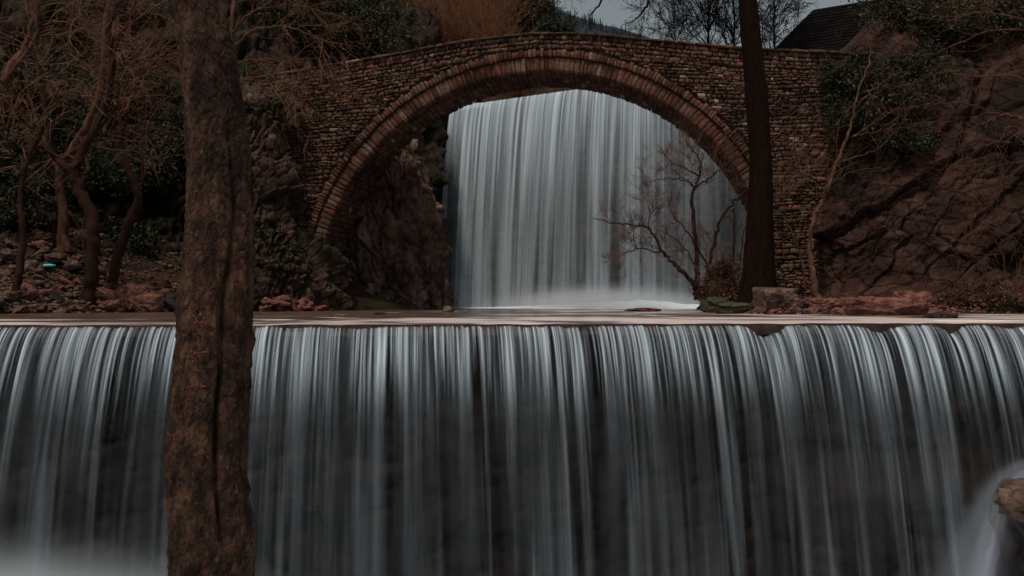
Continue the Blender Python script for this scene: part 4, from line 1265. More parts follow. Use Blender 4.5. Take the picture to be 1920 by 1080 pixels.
# ---- pale sapling against the right cliff
limb_tree('bare_sapling', 'slender pale bare sapling leaning right against the right cliff', [
    ([(1533, 562), (1523, 507), (1518, 467), (1525, 407), (1543, 375), (1567, 307), (1587, 263), (1600, 213), (1610, 167), (1630, 115), (1633, 77)], 26.6, 28.6, 0.085, 0.014, 0.7),
    ([(1588, 263), (1640, 230), (1688, 200)], 28.0, 28.3, 0.022, 0.006),
    ([(1604, 203), (1640, 165), (1690, 133)], 28.2, 28.6, 0.022, 0.006),
    ([(1572, 305), (1650, 275), (1700, 215)], 27.8, 28.2, 0.022, 0.006),
    ([(1590, 258), (1650, 245), (1670, 240)], 28.0, 28.2, 0.018, 0.006),
    ([(1630, 118), (1660, 100), (1690, 80)], 28.5, 28.7, 0.014, 0.005),
    ([(1628, 128), (1600, 122), (1580, 120)], 28.5, 28.5, 0.012, 0.005),
    ([(1570, 310), (1560, 240), (1520, 225)], 27.8, 27.6, 0.018, 0.006),
    ([(1558, 340), (1520, 300), (1480, 290), (1462, 312)], 27.6, 27.2, 0.022, 0.006),
    ([(1546, 372), (1500, 330), (1470, 300)], 27.5, 27.0, 0.02, 0.006),
    ([(1556, 345), (1600, 320), (1660, 315)], 27.6, 27.6, 0.018, 0.006),
    ([(1538, 390), (1550, 340), (1560, 310)], 27.4, 27.2, 0.03, 0.008),
    ([(1500, 330), (1490, 260), (1505, 215)], 27.2, 27.2, 0.016, 0.005)],
    M['bark_tan'], M['twig_brown'], 'tree', twigs=5, tlen=1.1, tr=0.009, level=2, kids=2, up=0.03, rough=0.06, sides=7)

# ---- shrubs whose long whips hang in from the right
limb_tree('whippy_shrub', 'bare shrub with long pale whips hanging over the upper right cliff', [
    ([(2010, 330), (1985, 290), (1960, 240), (1920, 220), (1863, 213), (1827, 197), (1767, 193), (1737, 193)], 26.5, 25.6, 0.05, 0.008),
    ([(1960, 240), (1920, 150), (1813, 143), (1753, 120)], 26.2, 26, 0.03, 0.007),
    ([(1867, 220), (1830, 237), (1787, 255), (1753, 247)], 26.0, 25.7, 0.018, 0.006),
    ([(1985, 290), (1900, 237), (1867, 267), (1800, 283)], 26.2, 25.8, 0.022, 0.006),
    ([(1990, 300), (1940, 300), (1880, 310), (1800, 330)], 26.2, 25.8, 0.02, 0.006)],
    M['bark_tan'], M['twig_brown'], 'shrub', twigs=8, tlen=1.4, tr=0.009, level=2, kids=2, up=-0.03, side=np.array([-0.06, 0, 0]), sides=6)
limb_tree('whippy_shrub', 'bare shrub with fine arching whips at the top right corner', [
    ([(2000, 120), (1960, 60), (1920, 37), (1847, 23), (1780, 32), (1697, 18)], 29, 28, 0.045, 0.007),
    ([(1960, 60), (1860, 58), (1760, 97), (1703, 107)], 28.8, 28, 0.03, 0.006),
    ([(1960, 60), (1900, -20), (1840, 10), (1800, 0)], 28.8, 28.2, 0.03, 0.006)],
    M['bark_tan'], M['twig_brown'], 'shrub', twigs=8, tlen=1.4, tr=0.009, level=2, kids=2, up=-0.02, side=np.array([-0.06, 0, 0]), sides=6)
limb_tree('whippy_shrub', 'low bare shrub with thin whips on the lower right cliff near the brush pile', [
    ([(1905, 560), (1885, 520), (1880, 480), (1860, 440)], 26.0, 26.4, 0.025, 0.008),
    ([(1900, 550), (1920, 480), (1960, 430)], 26.0, 26.2, 0.02, 0.006),
    ([(1888, 520), (1840, 490), (1810, 470)], 26.0, 26.3, 0.014, 0.005)],
    M['bark_tan'], M['twig_brown'], 'shrub', twigs=6, tlen=0.9, tr=0.008, level=2, kids=3, sides=6)
limb_tree('whippy_shrub', 'bare shrub with pale twigs right of the dark tree before the bridge wall', [
    ([(1512, 545), (1500, 470), (1478, 420), (1468, 350), (1485, 300), (1500, 260)], 29.5, 29.8, 0.03, 0.007),
    ([(1478, 420), (1455, 380), (1460, 330)], 29.6, 29.6, 0.018, 0.006),
    ([(1470, 360), (1500, 330), (1530, 280)], 29.7, 29.9, 0.016, 0.006)],
    M['bark_tan'], M['twig'], 'shrub', twigs=10, tlen=0.9, tr=0.008, level=2, kids=3, sides=6)

# ---- trees on the left bank
limb_tree('bank_tree', 'dark forked bare tree on the left bank, nearest the middle of the left group', [
    ([(163, 585), (166, 560), (173, 487), (174, 420), (150, 360), (136, 318)], 27, 27, 0.20, 0.17, 0),
    ([(137, 322), (100, 290), (90, 240), (82, 170), (75, 130), (50, 90)], 27, 26.6, 0.12, 0.03, 1.2),
    ([(135, 320), (70, 262), (40, 205), (0, 150), (-30, 110)], 27, 26, 0.075, 0.025, 1),
    ([(138, 318), (178, 240), (200, 190), (210, 130), (205, 50), (232, -10), (250, -80)], 27, 26.6, 0.14, 0.05, 1.2),
    ([(207, 140), (222, 70), (250, 40), (255, -10)], 26.7, 26.4, 0.05, 0.018, 1),
    ([(178, 240), (215, 205), (225, 150), (235, 110)], 26.9, 26.6, 0.05, 0.016, 1)],
    M['bark_brown'], M['twig'], twigs=14, tlen=1.5, tr=0.012, level=2, kids=3, up=-0.05)
limb_tree('bank_tree', 'leaning bare tree on the left bank close behind the big foreground trunk', [
    ([(206, 582), (210, 540), (216, 500), (240, 420), (260, 368), (238, 310), (222, 268)], 28.2, 28.2, 0.17, 0.10, 0),
    ([(224, 272), (232, 230), (262, 150), (300, 108), (335, 80)], 28.2, 27.8, 0.08, 0.02, 1.3),
    ([(258, 362), (270, 320), (265, 260), (285, 240)], 28.2, 27.8, 0.05, 0.016, 1.2),
    ([(225, 270), (215, 225), (235, 195), (240, 150)], 28.2, 28.0, 0.05, 0.016, 1.2),
    ([(262, 150), (256, 100), (225, 70)], 28.0, 27.9, 0.035, 0.012, 1.2)],
    M['bark_brown'], M['twig'], twigs=16, tlen=1.5, tr=0.011, level=2, kids=3, up=-0.04, side=np.array([0.03, 0, 0]))
limb_tree('bank_tree', 'thin dark tree at the left edge of the photo near the water', [
    ([(30, 582), (35, 520), (42, 440), (38, 380), (46, 322), (66, 270), (80, 240)], 25.4, 25.4, 0.11, 0.05, 0.5),
    ([(44, 330), (20, 280), (10, 230)], 25.4, 25.2, 0.05, 0.02, 1)],
    M['bark_brown'], M['twig'], twigs=12, tlen=1.0, tr=0.010, level=2, kids=4)
limb_tree('bank_tree', 'tan barked tree leaning in from the upper left corner', [
    ([(-70, 420), (-50, 330), (-20, 230), (12, 150), (40, 100), (62, 70), (100, 50)], 27.5, 27.5, 0.24, 0.07, 0.4),
    ([(62, 70), (90, 45), (142, 38), (152, 20), (190, 2)], 27.4, 27, 0.05, 0.02, 1),
    ([(70, 66), (130, 62), (185, 40)], 27.4, 27, 0.035, 0.012, 1),
    ([(50, 84), (70, 10), (90, -60)], 27.4, 27, 0.09, 0.03, 1),
    ([(20, 140), (70, 60), (46, -20), (40, -90)], 27.2, 26.8, 0.07, 0.03, 1)],
    M['bark_tan'], M['twig'], twigs=12, tlen=1.5, tr=0.011, level=2, kids=3, up=-0.02)
limb_tree('bank_tree', 'pale limbed tree behind the forked tree on the left bank', [
    ([(120, 470), (118, 400), (112, 330), (140, 270), (180, 200), (192, 130), (196, 60), (210, -20)], 30.5, 30, 0.17, 0.07, 0.7),
    ([(112, 330), (85, 270), (60, 200), (45, 130)], 30.4, 30, 0.08, 0.03, 1),
    ([(150, 255), (165, 320), (120, 290), (60, 330), (45, 350)], 30.2, 30, 0.05, 0.03, 0.5)],
    M['bark_tan'], M['twig'], twigs=12, tlen=1.6, tr=0.011, level=2, kids=3, up=-0.02)
limb_tree('bank_tree', 'bare tree whose fine tangled branches spread right of the foreground trunk above the bridge end', [
    ([(392, 560), (396, 440), (402, 300), (410, 200), (425, 130), (436, 60), (440, -40)], 31, 30.6, 0.16, 0.06, 0.3),
    ([(418, 150), (450, 118), (500, 112), (535, 116), (560, 105)], 30.6, 30.2, 0.05, 0.012, 1.5),
    ([(430, 100), (470, 60), (530, 50), (590, 70), (640, 85)], 30.6, 30, 0.05, 0.010, 1.6),
    ([(436, 60), (480, 20), (560, 10), (620, 30)], 30.6, 30, 0.045, 0.010, 1.6),
    ([(412, 190), (460, 150), (520, 160), (570, 200)], 30.7, 30.2, 0.035, 0.008, 1.5),
    ([(438, 20), (470, -30), (540, -40)], 30.6, 30, 0.045, 0.012, 1.4)],
    M['bark_tan'], M['twig'], twigs=13, tlen=1.4, tr=0.009, level=2, kids=3, up=-0.05, side=np.array([0.04, 0, 0]))

# ---- bare trees behind the bridge, against the sky
def sky_tree(u, Y, ztop, r, label, seed_spread):
    b = P(u, 0, Y); b[2] = 10.1
    root = empty('bare_tree', b)
    one = Tubes(); n = 16
    pts = np.zeros((n, 3)); pts[:, 2] = np.linspace(-0.3, ztop - 10.1, n); pts[1:, :2] = np.cumsum(rng.normal(0, 0.03, (n - 1, 2)), 0)
    rr = np.linspace(r, 0.02, n); one.add(pts, rr, 8); one.build('trunk', M['twig_black'], root)
    tb = Tubes()
    sprout(tb, pts, rr, 34, seed_spread, 0.035, 3, t0=0.2, up=0.07, kids=4, wob=0.14, rmin=0.0085)
    o = tb.build('twigs', M['twig_black'], root); o['kind'] = 'stuff'
    tag(root, label, 'tree')
sky_tree(1327, 47, 18.5, 0.08, 'slim bare tree behind the bridge, left of the dark trunk', 2.4)
sky_tree(1268, 50, 17.2, 0.06, 'leftmost fine twigged bare tree behind the bridge crown', 2.0)
sky_tree(1376, 46, 18.0, 0.07, 'bare tree behind the bridge just left beside the dark trunk', 2.2)
sky_tree(1452, 48, 17.6, 0.07, 'bare tree behind the bridge between the dark trunk and the slate roof', 2.2)

# =================================================================== EVERGREENS, SHRUBS
def leaf_verts(centers, n, sig, size, flat=0.8):
    c = centers[rng.integers(0, len(centers), n)] + rng.normal(0, 1, (n, 3)) * np.asarray(sig)
    a = rng.normal(size=(n, 3)); a /= np.linalg.norm(a, axis=1)[:, None]
    b = np.cross(a, rng.normal(size=(n, 3))); b /= np.linalg.norm(b, axis=1)[:, None] + 1e-9
    s = size * rng.uniform(0.6, 1.3, (n, 1))
    V = np.stack([c - a * s, c + b * s * 0.45, c + a * s, c - b * s * 0.45], 1).reshape(-1, 3)
    return V, np.arange(4 * n).reshape(-1, 4)


def bush(name, pt, size, nclump, nleaf, leaf, mat, label, cat='shrub', group=None, stem=M['bark_dark']):
    """clumps of leaves carried by a branching stem"""
    root = empty(name, pt)
    d = rng.normal(size=(nclump, 3)); d /= np.linalg.norm(d, axis=1)[:, None]; d[:, 2] = np.abs(d[:, 2]) * 0.9 + 0.15
    cl = d * np.asarray(size) * rng.uniform(0.35, 1.0, (nclump, 1))
    V, F = leaf_verts(cl, nleaf, np.asarray(size) * 0.15, leaf)
    o = link('crown', mesh('crown', V, F, mat), root); o['kind'] = 'stuff'
    tb = Tubes()
    for c in cl[:: max(1, nclump // 14)]:
        tb.add(resample([np.array([0, 0, -0.2]), c * 0.45 + rng.normal(0, .1, 3) * np.asarray(size), c], 7), np.linspace(0.011, 0.004, 7) * max(size), 4)
    tb.build('stem', stem, root)
    tag(root, label, cat, group)
    return root


# left hillside
LBL_HILL = {(300, 330): 'tall dark bush directly left of the big trunk at bridge arch height', (250, 430): 'low dark bush behind the leaning tree on the left bank',
            (40, 380): 'wide dark bush behind the thin tree at the left edge, above the scree', (320, 240): 'dark bush half hidden by the big trunk, level with the bridge spandrel',
            (120, 250): 'large dark bush behind the fork of the forked tree', (-20, 300): 'dark bush cut by the left edge of the photo at mid height',
            (200, 320): 'dark bush between the forked tree and the leaning tree', (300, 470): 'lowest flat dark bush beside the big trunk at the top of the red stones',
            (230, 130): 'dark bush high on the hillside left of the big trunk top', (70, 140): 'dark bush high on the hillside near the upper left corner'}
for (u, v, s, n) in ((300, 330, (1.6, 1.2, 2.0), 2600), (250, 430, (1.4, 1.0, 1.0), 1600), (40, 380, (1.8, 1.2, 1.6), 2200), (320, 240, (1.7, 1.2, 1.7), 2400),
                     (120, 250, (2.0, 1.2, 2.0), 2400), (-20, 300, (1.8, 1.2, 1.8), 2000), (200, 320, (1.6, 1.2, 1.6), 2200), (300, 470, (1.2, .9, .6), 1400),
                     (230, 130, (2.0, 1.4, 1.4), 2000), (70, 140, (2.2, 1.4, 1.6), 2000)):
    pt = on_terrain(HILL_L, u, v + 30)
    bush('ivy_bush', pt + np.array([0, -0.4, -0.2]), s, 24, n, 0.075, M['leaf_dark'], LBL_HILL[(u, v)], group='dark bushes on the left hillside')
pt = on_terrain(HILL_L, 690, 95); bush('olive_tree', pt + np.array([0, -0.5, 0]), (2.4, 1.6, 3.4), 40, 6000, 0.09, M['leaf_olive'], 'leafy olive green tree above the left end of the bridge, beside the red thicket', 'tree')
pt = on_terrain(HILL_L, 600, 80); bush('olive_tree', pt + np.array([0, -0.5, 0]), (2.4, 1.6, 3.0), 40, 5000, 0.09, M['leaf_dark'], 'dark leafy tree on the rocks above the left end of the bridge', 'tree')
pt = on_terrain(HILL_L, 520, 40); bush('ivy_bush', pt + np.array([0, -0.4, 0]), (2.2, 1.4, 2.2), 30, 3000, 0.08, M['leaf_dark'], 'dark evergreen bush at the top edge between the foreground trunk and the bridge end')
LBL_FERN = {492: 'topmost small green fern tuft beside the big trunk on the rock face', 512: 'small green fern tuft low in the middle of the rock face',
            478: 'largest green fern tuft low beside the big trunk', 560: 'small green fern tuft just under the left foot of the arch'}
for (u, v, Y, s) in ((492, 440, 30.8, .34), (512, 500, 30.9, .4), (478, 520, 30.2, .5), (560, 470, 31.5, .4)):
    bush('fern', P(u, v, Y), (s * 1.2, s * .7, s), 10, 260, 0.05, M['leaf_olive'], LBL_FERN[u], 'plant', 'fern tufts on the rock face')
# ivy hanging over the right abutment
LBL_IVY = {(1590, 130): 'ivy bush on the parapet at the right end of the bridge, below the slate roof', (1660, 180): 'big olive ivy bush behind the top of the pale sapling',
           (1720, 130): 'ivy bush right of the sapling top at the upper cliff edge', (1610, 215): 'dark ivy bush hanging on the wall behind the middle of the sapling',
           (1700, 260): 'lowest dark ivy bush on the cliff right of the sapling', (1570, 190): 'small ivy clump on the bridge wall left of the sapling'}
for (u, v, Y, s, n) in ((1590, 130, 31.3, (1.1, .7, 1.0), 3800), (1660, 180, 31, (1.5, .9, 1.5), 4800), (1720, 130, 31.5, (1.4, .9, 1.2), 3600), (1610, 215, 30.8, (1.0, .6, .9), 2600),
                        (1700, 260, 30.6, (1.2, .7, 1.0), 2600), (1570, 190, 31.3, (.7, .5, .7), 1800)):
    bush('ivy_bush', P(u, v + 25, Y), s, 26, n, 0.06, M['leaf_dark'] if u != 1660 else M['leaf_olive'], LBL_IVY[(u, v)], group='ivy bushes at the right end of the bridge')
for k, (u, v) in enumerate(((1640, 400), (1740, 330), (1850, 350), (1700, 480), (1790, 440), (1880, 250), (1580, 330))):
    if k in (0, 1, 3): continue
    pt = on_terrain(HILL_R, u, v + 20) + np.array([0, -0.15, 0])
    root = empty('cliff_scrub', pt); tb = Tubes()
    for j in range(6):
        grow(tb, rng.normal(0, 0.12, 3), np.array([rng.normal(-0.5, 0.8), -0.5, rng.uniform(0.2, 1.2)]), rng.uniform(0.8, 1.9), 0.013, 2, kids=3, wob=0.14, up=-0.03, rmin=0.004)
    o = tb.build('stems', M['twig_brown'], root); o['kind'] = 'stuff'
    tag(root, ('bare scrub low on the cliff right of the sapling', 'bare scrub in the middle of the right cliff face', 'bare scrub on the cliff near the right edge of the photo', 'bare scrub near the cliff foot above the long slab', 'bare scrub above the brush pile on the right cliff', 'highest bare scrub at the right edge, among the long whips', 'bare scrub where the bridge wall meets the right cliff')[k], 'shrub', 'bare scrub on the right cliff')
for (u, v) in ((1830, 60), (1900, 20), (1760, 40), (1690, 30)):
    pt = on_terrain(HILL_R, u, v + 20)
    bush('ivy_bush', pt, (1.8, 1.2, 1.5), 26, 2600, 0.075, M['leaf_olive'], {1830: 'brownish bush second from the right on the top right slope', 1900: 'brownish bush in the top right corner', 1760: 'brownish bush in the middle of the top right slope', 1690: 'brownish bush next to the slate roof'}[u], group='bushes along the top right slope')

# red brown thicket behind the bridge
THICK = []
for k in range(3):
    tb = Tubes()
    for j in range(26):
        d = np.array([rng.normal(0, 0.42), rng.normal(0, 0.42), 1.0])
        grow(tb, np.array([rng.normal(0, 0.5), rng.normal(0, 0.4), -0.2]), d, rng.uniform(1.4, 3.4), 0.02, 2, kids=3, wob=0.17, rmin=0.006)
    THICK.append(mesh('stems', np.concatenate(tb.V), np.concatenate(tb.F), M['twig_red'], True))
for k in range(30):
    u = 735 + 215 * rng.random(); v = 50 + 70 * rng.random()
    if k >= 24: u, v = 870 + 150 * rng.random(), 172
    pt = on_terrain(HILL_M, u, v)
    root = empty('thicket_shrub', pt, rng.uniform(0, 6))
    s = rng.uniform(0.8, 1.3); root.scale = (s, s, s) if k < 24 else (.6, .6, .45)
    o = link('stems', THICK[k % 3], root); o['kind'] = 'stuff'
    tag(root, 'bare reddish brown shrub in the thicket behind the bridge', 'shrub', 'red thicket shrubs behind the bridge')
# dark evergreens on the skyline
for k, (u, v, s) in enumerate(((945, 48, 3.4), (970, 44, 3.4), (998, 54, 3.0), (1022, 64, 2.6), (1046, 76, 1.8), (920, 30, 3.6), (890, 8, 3.4))):
    pt = on_terrain(HILL_M, u, v + 14)
    bush('evergreen_tree', pt, (s * 0.8, s * 0.6, s), 44, 6500, 0.10, M['leaf_dark'],
         '%s dark evergreen tree on the skyline behind the bridge crown, counted from the left' % ('third', 'fourth', 'fifth', 'sixth', 'small seventh', 'second', 'first')[k], 'tree', 'dark evergreens on the hill behind the bridge')

# conifers along the far ridge
def conifer_mesh():
    V, F = [], []
    for t in range(6):
        zb, zt = t * 0.145, t * 0.145 + 0.30; r = 0.20 * (1 - t / 6.6)
        b0 = len(V); n = 8
        for k in range(n):
            a = 2 * math.pi * k / n + t; rr = r * (1.0 if k % 2 else 0.68)
            V.append((rr * math.cos(a), rr * math.sin(a), zb - 0.03 * (k % 2)))
        V.append((0, 0, zt))
        F += [(b0 + k, b0 + (k + 1) % n, b0 + n) for k in range(n)]
    return mesh('crown', V, F, M['leaf_conifer'])
CON = conifer_mesh()
tt = Tubes(); tt.add(np.array([[0, 0, -0.2], [0, 0, 0.5]]), [0.025, 0.012], 6)
CTR = mesh('trunk', np.concatenate(tt.V), np.concatenate(tt.F), M['bark_dark'])
for k in range(64):
    u = 1060 + 150 * (k / 64) + rng.normal(0, 1.5)
    p = on_terrain(FAR, u, np.interp(u, [1000, 1065, 1110, 1160, 1200, 1260], [0, 29, 43, 56, 67, 81]) + rng.uniform(-1, 9), 6)
    root = empty('conifer', p); s = rng.uniform(7.0, 15.0); root.scale = (s, s, s)
    link('crown', CON, root); link('trunk', CTR, root)
    tag(root, 'tiny dark conifer on the far bluish ridge', 'tree', 'conifers on the far ridge')

# =================================================================== HOUSE WITH SLATE ROOF
dr = np.array([0.84, -0.545, 0]); nr = np.array([-0.545, -0.84, 0]); w_ = 2.2; ln = 11.0
rs = np.array([15.95, 50.5, 15.75]); re = rs + dr * ln
ez = 12.7
c = lambda t, s: np.array([*(rs + dr * t + nr * s)[:2], ez])
house = empty('stone_house', (*c(ln / 2, 0)[:2], 9.0)); HB = np.array(house.location)
fl, fr_, bl, br_ = c(-w_, w_), c(ln + w_, w_), c(-w_, -w_), c(ln + w_, -w_)
ins = lambda t, s, z: np.array([*(rs + dr * t + nr * s)[:2], z])
wv = [ins(-w_ + .25, w_ - .25, 9), ins(ln + w_ - .25, w_ - .25, 9), ins(ln + w_ - .25, -w_ + .25, 9), ins(-w_ + .25, -w_ + .25, 9)]
wv += [v + np.array([0, 0, ez - 9 + 0.05]) for v in wv]
link('wall', mesh('wall', np.array(wv) - HB, [(0, 1, 5, 4), (1, 2, 6, 5), (2, 3, 7, 6), (3, 0, 4, 7)], M['wall_plaster']), house)
roof_ = link('roof', mesh('roof', np.array([fl, fr_, br_, bl, rs, re]) - HB, [(0, 1, 5, 4), (2, 3, 4, 5), (3, 0, 4), (1, 2, 5)], M['slate']), house)
items = []
def slate_slope(a, b, tl_, tr2):
    rows_ = 16
    nrm = np.cross(b - a, tl_ - a); nrm /= np.linalg.norm(nrm)
    if nrm[2] < 0: nrm = -nrm
    for r_ in range(rows_):
        f0, f1 = r_ / rows_, min(1.0, (r_ + 1.15) / rows_)
        L0, R0_ = a + (tl_ - a) * f0, b + (tr2 - b) * f0; L1, R1_ = a + (tl_ - a) * f1, b + (tr2 - b) * f1
        m = max(2, int(np.linalg.norm(R0_ - L0) / 0.32))
        for k in range(m):
            s0, s1 = (k + 0.02) / m, (k + 0.98) / m
            lift = 0.03 + rng.uniform(0, 0.03)
            q0, q1 = L0 + (R0_ - L0) * s0, L0 + (R0_ - L0) * s1; q2, q3 = L1 + (R1_ - L1) * s1, L1 + (R1_ - L1) * s0
            Vv = np.array([q0 + nrm * lift, q1 + nrm * lift, q2 + nrm * 0.012, q3 + nrm * 0.012, q0, q1]) - HB
            items.append((Vv, np.array([[0, 1, 2], [0, 2, 3], [0, 4, 5], [0, 5, 1]]), np.array([1, 1, 1]) * rng.uniform(0.6, 1.3)))
slate_slope(fl, fr_, rs, re); slate_slope(bl, fl, rs, rs)
join('roof_slates', items, M['slate'], roof_)
tag(house, 'house with a dark hipped slate roof behind the right end of the bridge', 'house')

# =================================================================== DEAD LEAVES, BRUSH, BOTTLE
def leaf_heap(name, pt, size, n, label, twn, leaf=0.06):
    root = empty(name, pt)
    c = rng.normal(size=(60, 3)); c /= np.linalg.norm(c, axis=1)[:, None]; c[:, 2] = np.abs(c[:, 2])
    c = c * np.asarray(size) * rng.uniform(0.5, 1.0, (60, 1))
    V, F = leaf_verts(c, n, np.asarray(size) * 0.14, leaf)
    o = link('dead_leaves', mesh('dead_leaves', V, F, M['leaf_dead']), root); o['kind'] = 'stuff'
    tb = Tubes()
    for k in range(twn):
        q = c[rng.integers(0, 60)] * 0.8
        grow(tb, q, rng.normal(size=3) + np.array([0, 0, .35]), rng.uniform(.4, 1.0), 0.012, 1, kids=3, rmin=0.004)
    o = tb.build('twigs', M['twig_brown'], root); o['kind'] = 'stuff'
    core = rock_verts(ICO3, 5, np.asarray(size) * np.array([0.8, 0.8, 0.75]), 0.3)
    link('core', mesh('core', core, ICO3[1], M['earth']), root)
    tag(root, label, 'leaf heap')
leaf_heap('leaf_heap', P(1351, 566, 28.2), (0.66, 0.5, 1.15), 4200, 'heap of dead brown leaves and twigs caught in the stems of the shrub', 34)
leaf_heap('brush_pile', P(1850, 576, 25.9), (1.25, 0.8, 0.62), 3400, 'brown brush pile of dead leaves and twigs at the right edge of the bank', 46)
leaf_heap('brush_pile', P(1930, 576, 26.2), (1.0, 0.8, 0.62), 2200, 'brown leaf pile cut by the right edge of the photo', 26)
leaf_heap('brush_pile', on_terrain(BANK_L, 232, 570), (0.5, 0.3, 0.22), 500, 'small dark heap of twigs at the water edge below the leaning tree', 30)

# leaf litter
def litter(name, G, n, u0, u1, v0, v1, label):
    pr, q = project(G)
    ok = np.where((pr[:, 0] > u0) & (pr[:, 0] < u1) & (pr[:, 1] > v0) & (pr[:, 1] < v1) & (q[:, 2] > 0.03))[0]
    c = q[rng.choice(ok, n)] + np.column_stack([rng.normal(0, .08, n), rng.normal(0, .08, n), rng.uniform(0.0, 0.05, n)])
    a = rng.normal(size=(n, 3)); a[:, 2] *= 0.35; a /= np.linalg.norm(a, axis=1)[:, None]
    b = np.cross(a, np.array([0, 0, 1.0]) + rng.normal(0, .3, (n, 3))); b /= np.linalg.norm(b, axis=1)[:, None]
    s = rng.uniform(0.025, 0.055, (n, 1))
    V = np.stack([c - a * s, c + b * s * .6, c + a * s, c - b * s * .6], 1).reshape(-1, 3)
    tag(link(name, mesh(name, V, np.arange(4 * n).reshape(-1, 4), M['leaf_dead'])), label, 'leaf litter', kind='stuff')
litter('leaf_litter', BANK_L, 9000, -60, 620, 430, 588, 'fallen brown leaves scattered over the left bank')
litter('leaf_litter', BAR_R, 4000, 1320, 2000, 548, 590, 'fallen brown leaves scattered over the right bank')


def gravel(name, G, n, u0, u1, v0, v1, mk, label):
    pr, q = project(G)
    ok = np.where((pr[:, 0] > u0) & (pr[:, 0] < u1) & (pr[:, 1] > v0) & (pr[:, 1] < v1) & (q[:, 2] > -0.03))[0]
    ic = ico(1); VV = []; FF = []
    for k in range(n):
        c = q[rng.choice(ok)] + rng.normal(0, 0.08, 3) * np.array([1, 1, 0.1])
        s = rng.uniform(0.03, 0.10)
        v = ic[0] * (1 + rng.normal(0, 0.16, (len(ic[0]), 1))) * np.array([1.2, 1, 0.7]) * s + c
        FF.append(ic[1] + len(ic[0]) * k); VV.append(v)
    tag(link(name, mesh(name, np.concatenate(VV), np.concatenate(FF), M[mk])), label, 'gravel', kind='stuff')
gravel('gravel', BANK_L, 1500, -60, 345, 440, 590, 'pale_rock', 'small broken stones covering the left bank')
gravel('gravel', BANK_L, 350, 200, 620, 540, 590, 'red_rock', 'small red stones along the left water edge')
gravel('gravel', BAR_R, 900, 1380, 2000, 560, 592, 'red_rock', 'small stones along the right water edge')

# cyan bottle lying on the scree
bt = on_terrain(BANK_L, 107, 499) + np.array([0, -0.32, 0.10])
bot = empty('plastic_bottle', bt); bot.rotation_euler = (0, math.radians(88), math.radians(8))
prof_ = [(-0.14, 0.0), (-0.14, 0.036), (-0.125, 0.043), (-0.05, 0.043), (-0.04, 0.039), (-0.02, 0.039), (-0.01, 0.043), (0.05, 0.043), (0.08, 0.034), (0.105, 0.017), (0.125, 0.014)]
tb = Tubes(); tb.add(np.array([[0, 0, a * 1.25] for a, _ in prof_]), np.array([r * 1.15 for _, r in prof_]) + 1e-4, 16)
tb.build('body', M['bottle'], bot)
tb = Tubes(); tb.add(np.array([[0, 0, z] for z in (.152, .155, .182, .184)]), [0.004, 0.021, 0.021, 0.002], 12)
tb.build('cap', M['bottle'], bot)
tag(bot, 'cyan plastic bottle lying among the stones of the left bank', 'bottle')

# =================================================================== MIST
def mist(name, lo, hi, dens, label):
    """a low bank of spray: even white air that is thickest at the water and thins out upwards"""
    lo, hi = np.array(lo, float), np.array(hi, float); c = (lo + hi) / 2; c[2] = lo[2]
    V = [(x, y, z) for z in (lo[2], hi[2]) for y in (lo[1], hi[1]) for x in (lo[0], hi[0])]
    F = [(0, 2, 3, 1), (4, 5, 7, 6), (0, 1, 5, 4), (1, 3, 7, 5), (3, 2, 6, 7), (2, 0, 4, 6)]
    m = bpy.data.materials.new(name); m.use_nodes = True; nt = m.node_tree; nt.nodes.clear()
    out = nt.nodes.new('ShaderNodeOutputMaterial'); pv = nt.nodes.new('ShaderNodeVolumePrincipled')
    pv.inputs['Color'].default_value = (0.90, 0.96, 1.0, 1)
    tc = N(nt, 'ShaderNodeTexCoord'); mp = N(nt, 'ShaderNodeMapping', vector_type='POINT')
    h = (hi - lo) / 2; mp.inputs['Scale'].default_value = (1 / h[0], 1 / h[1], 0.5 / h[2])
    nt.links.new(tc.outputs['Object'], mp.inputs[0])
    ln_ = N(nt, 'ShaderNodeVectorMath', operation='LENGTH'); nt.links.new(mp.outputs[0], ln_.inputs[0])
    mr = N(nt, 'ShaderNodeMapRange', interpolation_type='SMOOTHSTEP'); nt.links.new(ln_.outputs['Value'], mr.inputs[0])
    mr.inputs[1].default_value = 0.1; mr.inputs[2].default_value = 1.0; mr.inputs[3].default_value = dens; mr.inputs[4].default_value = 0.0
    mr.inputs[3].default_value = 1.0
    pw_ = N(nt, 'ShaderNodeMath', operation='POWER'); nt.links.new(mr.outputs[0], pw_.inputs[0]); pw_.inputs[1].default_value = 2.2
    ml = N(nt, 'ShaderNodeMath', operation='MULTIPLY'); nt.links.new(pw_.outputs[0], ml.inputs[0]); ml.inputs[1].default_value = dens
    nt.links.new(ml.outputs[0], pv.inputs['Density']); nt.links.new(pv.outputs[0], out.inputs['Volume'])
    me = mesh(name, np.array(V) - c, F, m)
    tag(link(name, me, None, c), label, 'mist', kind='stuff')


mist('mist', (-13.5, 8.6, -3.9), (0.2, 11.9, -1.75), 4.5, 'white spray at the foot of the front waterfall on the left')
mist('mist', (-4.5, 9.0, -3.9), (7.0, 11.6, -2.4), 0.7, 'faint spray at the foot of the front waterfall in the middle')
mist('mist', (-3.5, 38.5, 0.03), (12.0, 45.0, 1.5), 1.3, 'bright white spray at the foot of the tall waterfall')


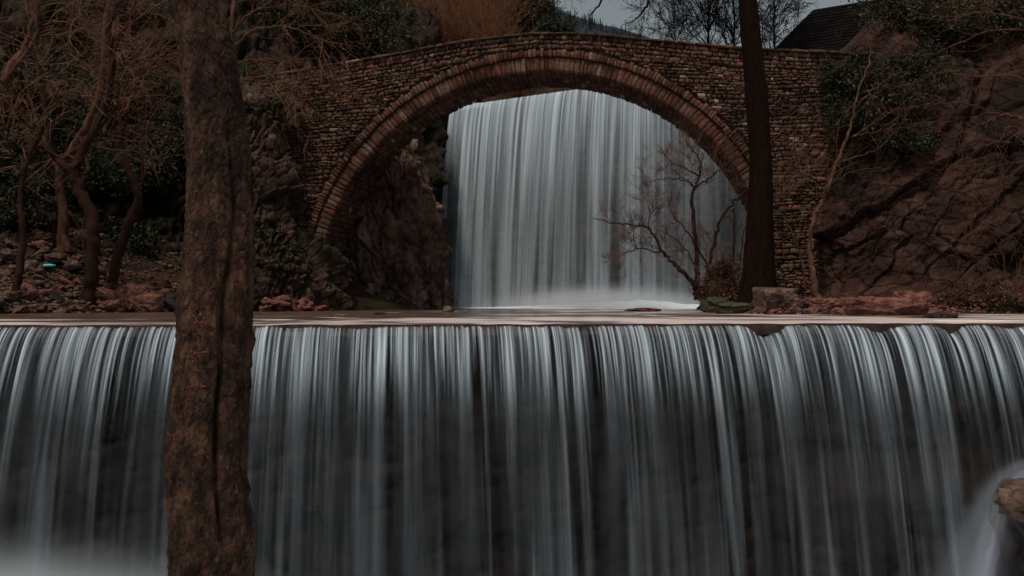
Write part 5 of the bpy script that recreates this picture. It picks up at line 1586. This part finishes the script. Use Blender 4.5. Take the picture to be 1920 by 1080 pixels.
def foam_boil(name, xs_, yfun, zbase, height, depth, label, rough_=0.3, shells=1):
    """white broken water heaped up at the foot of a fall"""
    m, nt, b = mat_base(name)
    b.inputs['Base Color'].default_value = (0.78, 0.90, 0.96, 1); b.inputs['Roughness'].default_value = 0.9; b.inputs['Specular IOR Level'].default_value = 0.05
    tc = N(nt, 'ShaderNodeTexCoord'); n_ = N(nt, 'ShaderNodeTexNoise', Scale=1.3, Detail=4); nt.links.new(tc.outputs['Object'], n_.inputs['Vector'])
    mr = N(nt, 'ShaderNodeMapRange'); nt.links.new(n_.outputs['Fac'], mr.inputs[0])
    mr.inputs[1].default_value = 0.3; mr.inputs[2].default_value = 0.7; mr.inputs[3].default_value = 0.12; mr.inputs[4].default_value = 0.40
    bp = N(nt, 'ShaderNodeBump', Strength=0.3, Distance=0.05); nt.links.new(mr.outputs[0], bp.inputs['Height']); nt.links.new(bp.outputs[0], b.inputs['Normal'])
    VV, FF, UU = [], [], []; off = 0
    k = len(xs_); na = 20
    an = np.linspace(0, math.pi, na)
    hh = np.interp(xs_, *height)
    for q in range(shells):
        g_ = 0.9
        nz = fbm(np.stack([xs_ * 1.1, np.full(k, 3.1 * q), np.zeros(k)], 1), 3)
        h_ = hh * (1 + rough_ * nz)
        X = np.repeat(xs_[:, None], na, 1); h_ = np.maximum(h_, 0.012 + 0.008 * q)
        Yy = yfun(xs_)[:, None] - depth * g_ * np.cos(an)[None] * (0.5 + 0.5 * (h_ / hh.max())[:, None])
        Zz = zbase + h_[:, None] * np.sin(an)[None]
        VV.append(np.stack([X, Yy, Zz], -1).reshape(-1, 3)); FF.append(grid_faces(k, na) + off); off += k * na
        fade = np.clip(hh / hh.max(), 0, 1)
        UU.append(np.stack([np.repeat(fade[:, None], na, 1), np.repeat(an[None], k, 0)], -1).reshape(-1, 2))
    tag(link(name, mesh(name, np.concatenate(VV), np.concatenate(FF), m, True, uv=np.concatenate(UU))), label, 'foam', kind='stuff')


foam_boil('foam', np.linspace(-3.5, 11, 120), lambda x: crest2(x) - 1.35, 0.0, ([-3.5, -1, 2, 4, 6, 8, 11], [0.0, 0.04, 0.16, 0.30, 0.36, 0.18, 0.02]), 0.7,
          'bright white boil of foam at the foot of the tall waterfall')
foam_boil('foam', np.linspace(-9, 6, 120), lambda x: crest_y(x) - 1.9, -3.9, ([-9, -6, -4, -3, -1.5, 0, 3, 6], [0.80, 0.80, 0.76, 0.72, 0.66, 0.6, 0.5, 0.3]), 0.9,
          'white boil of foam at the foot of the front waterfall', 0.05)
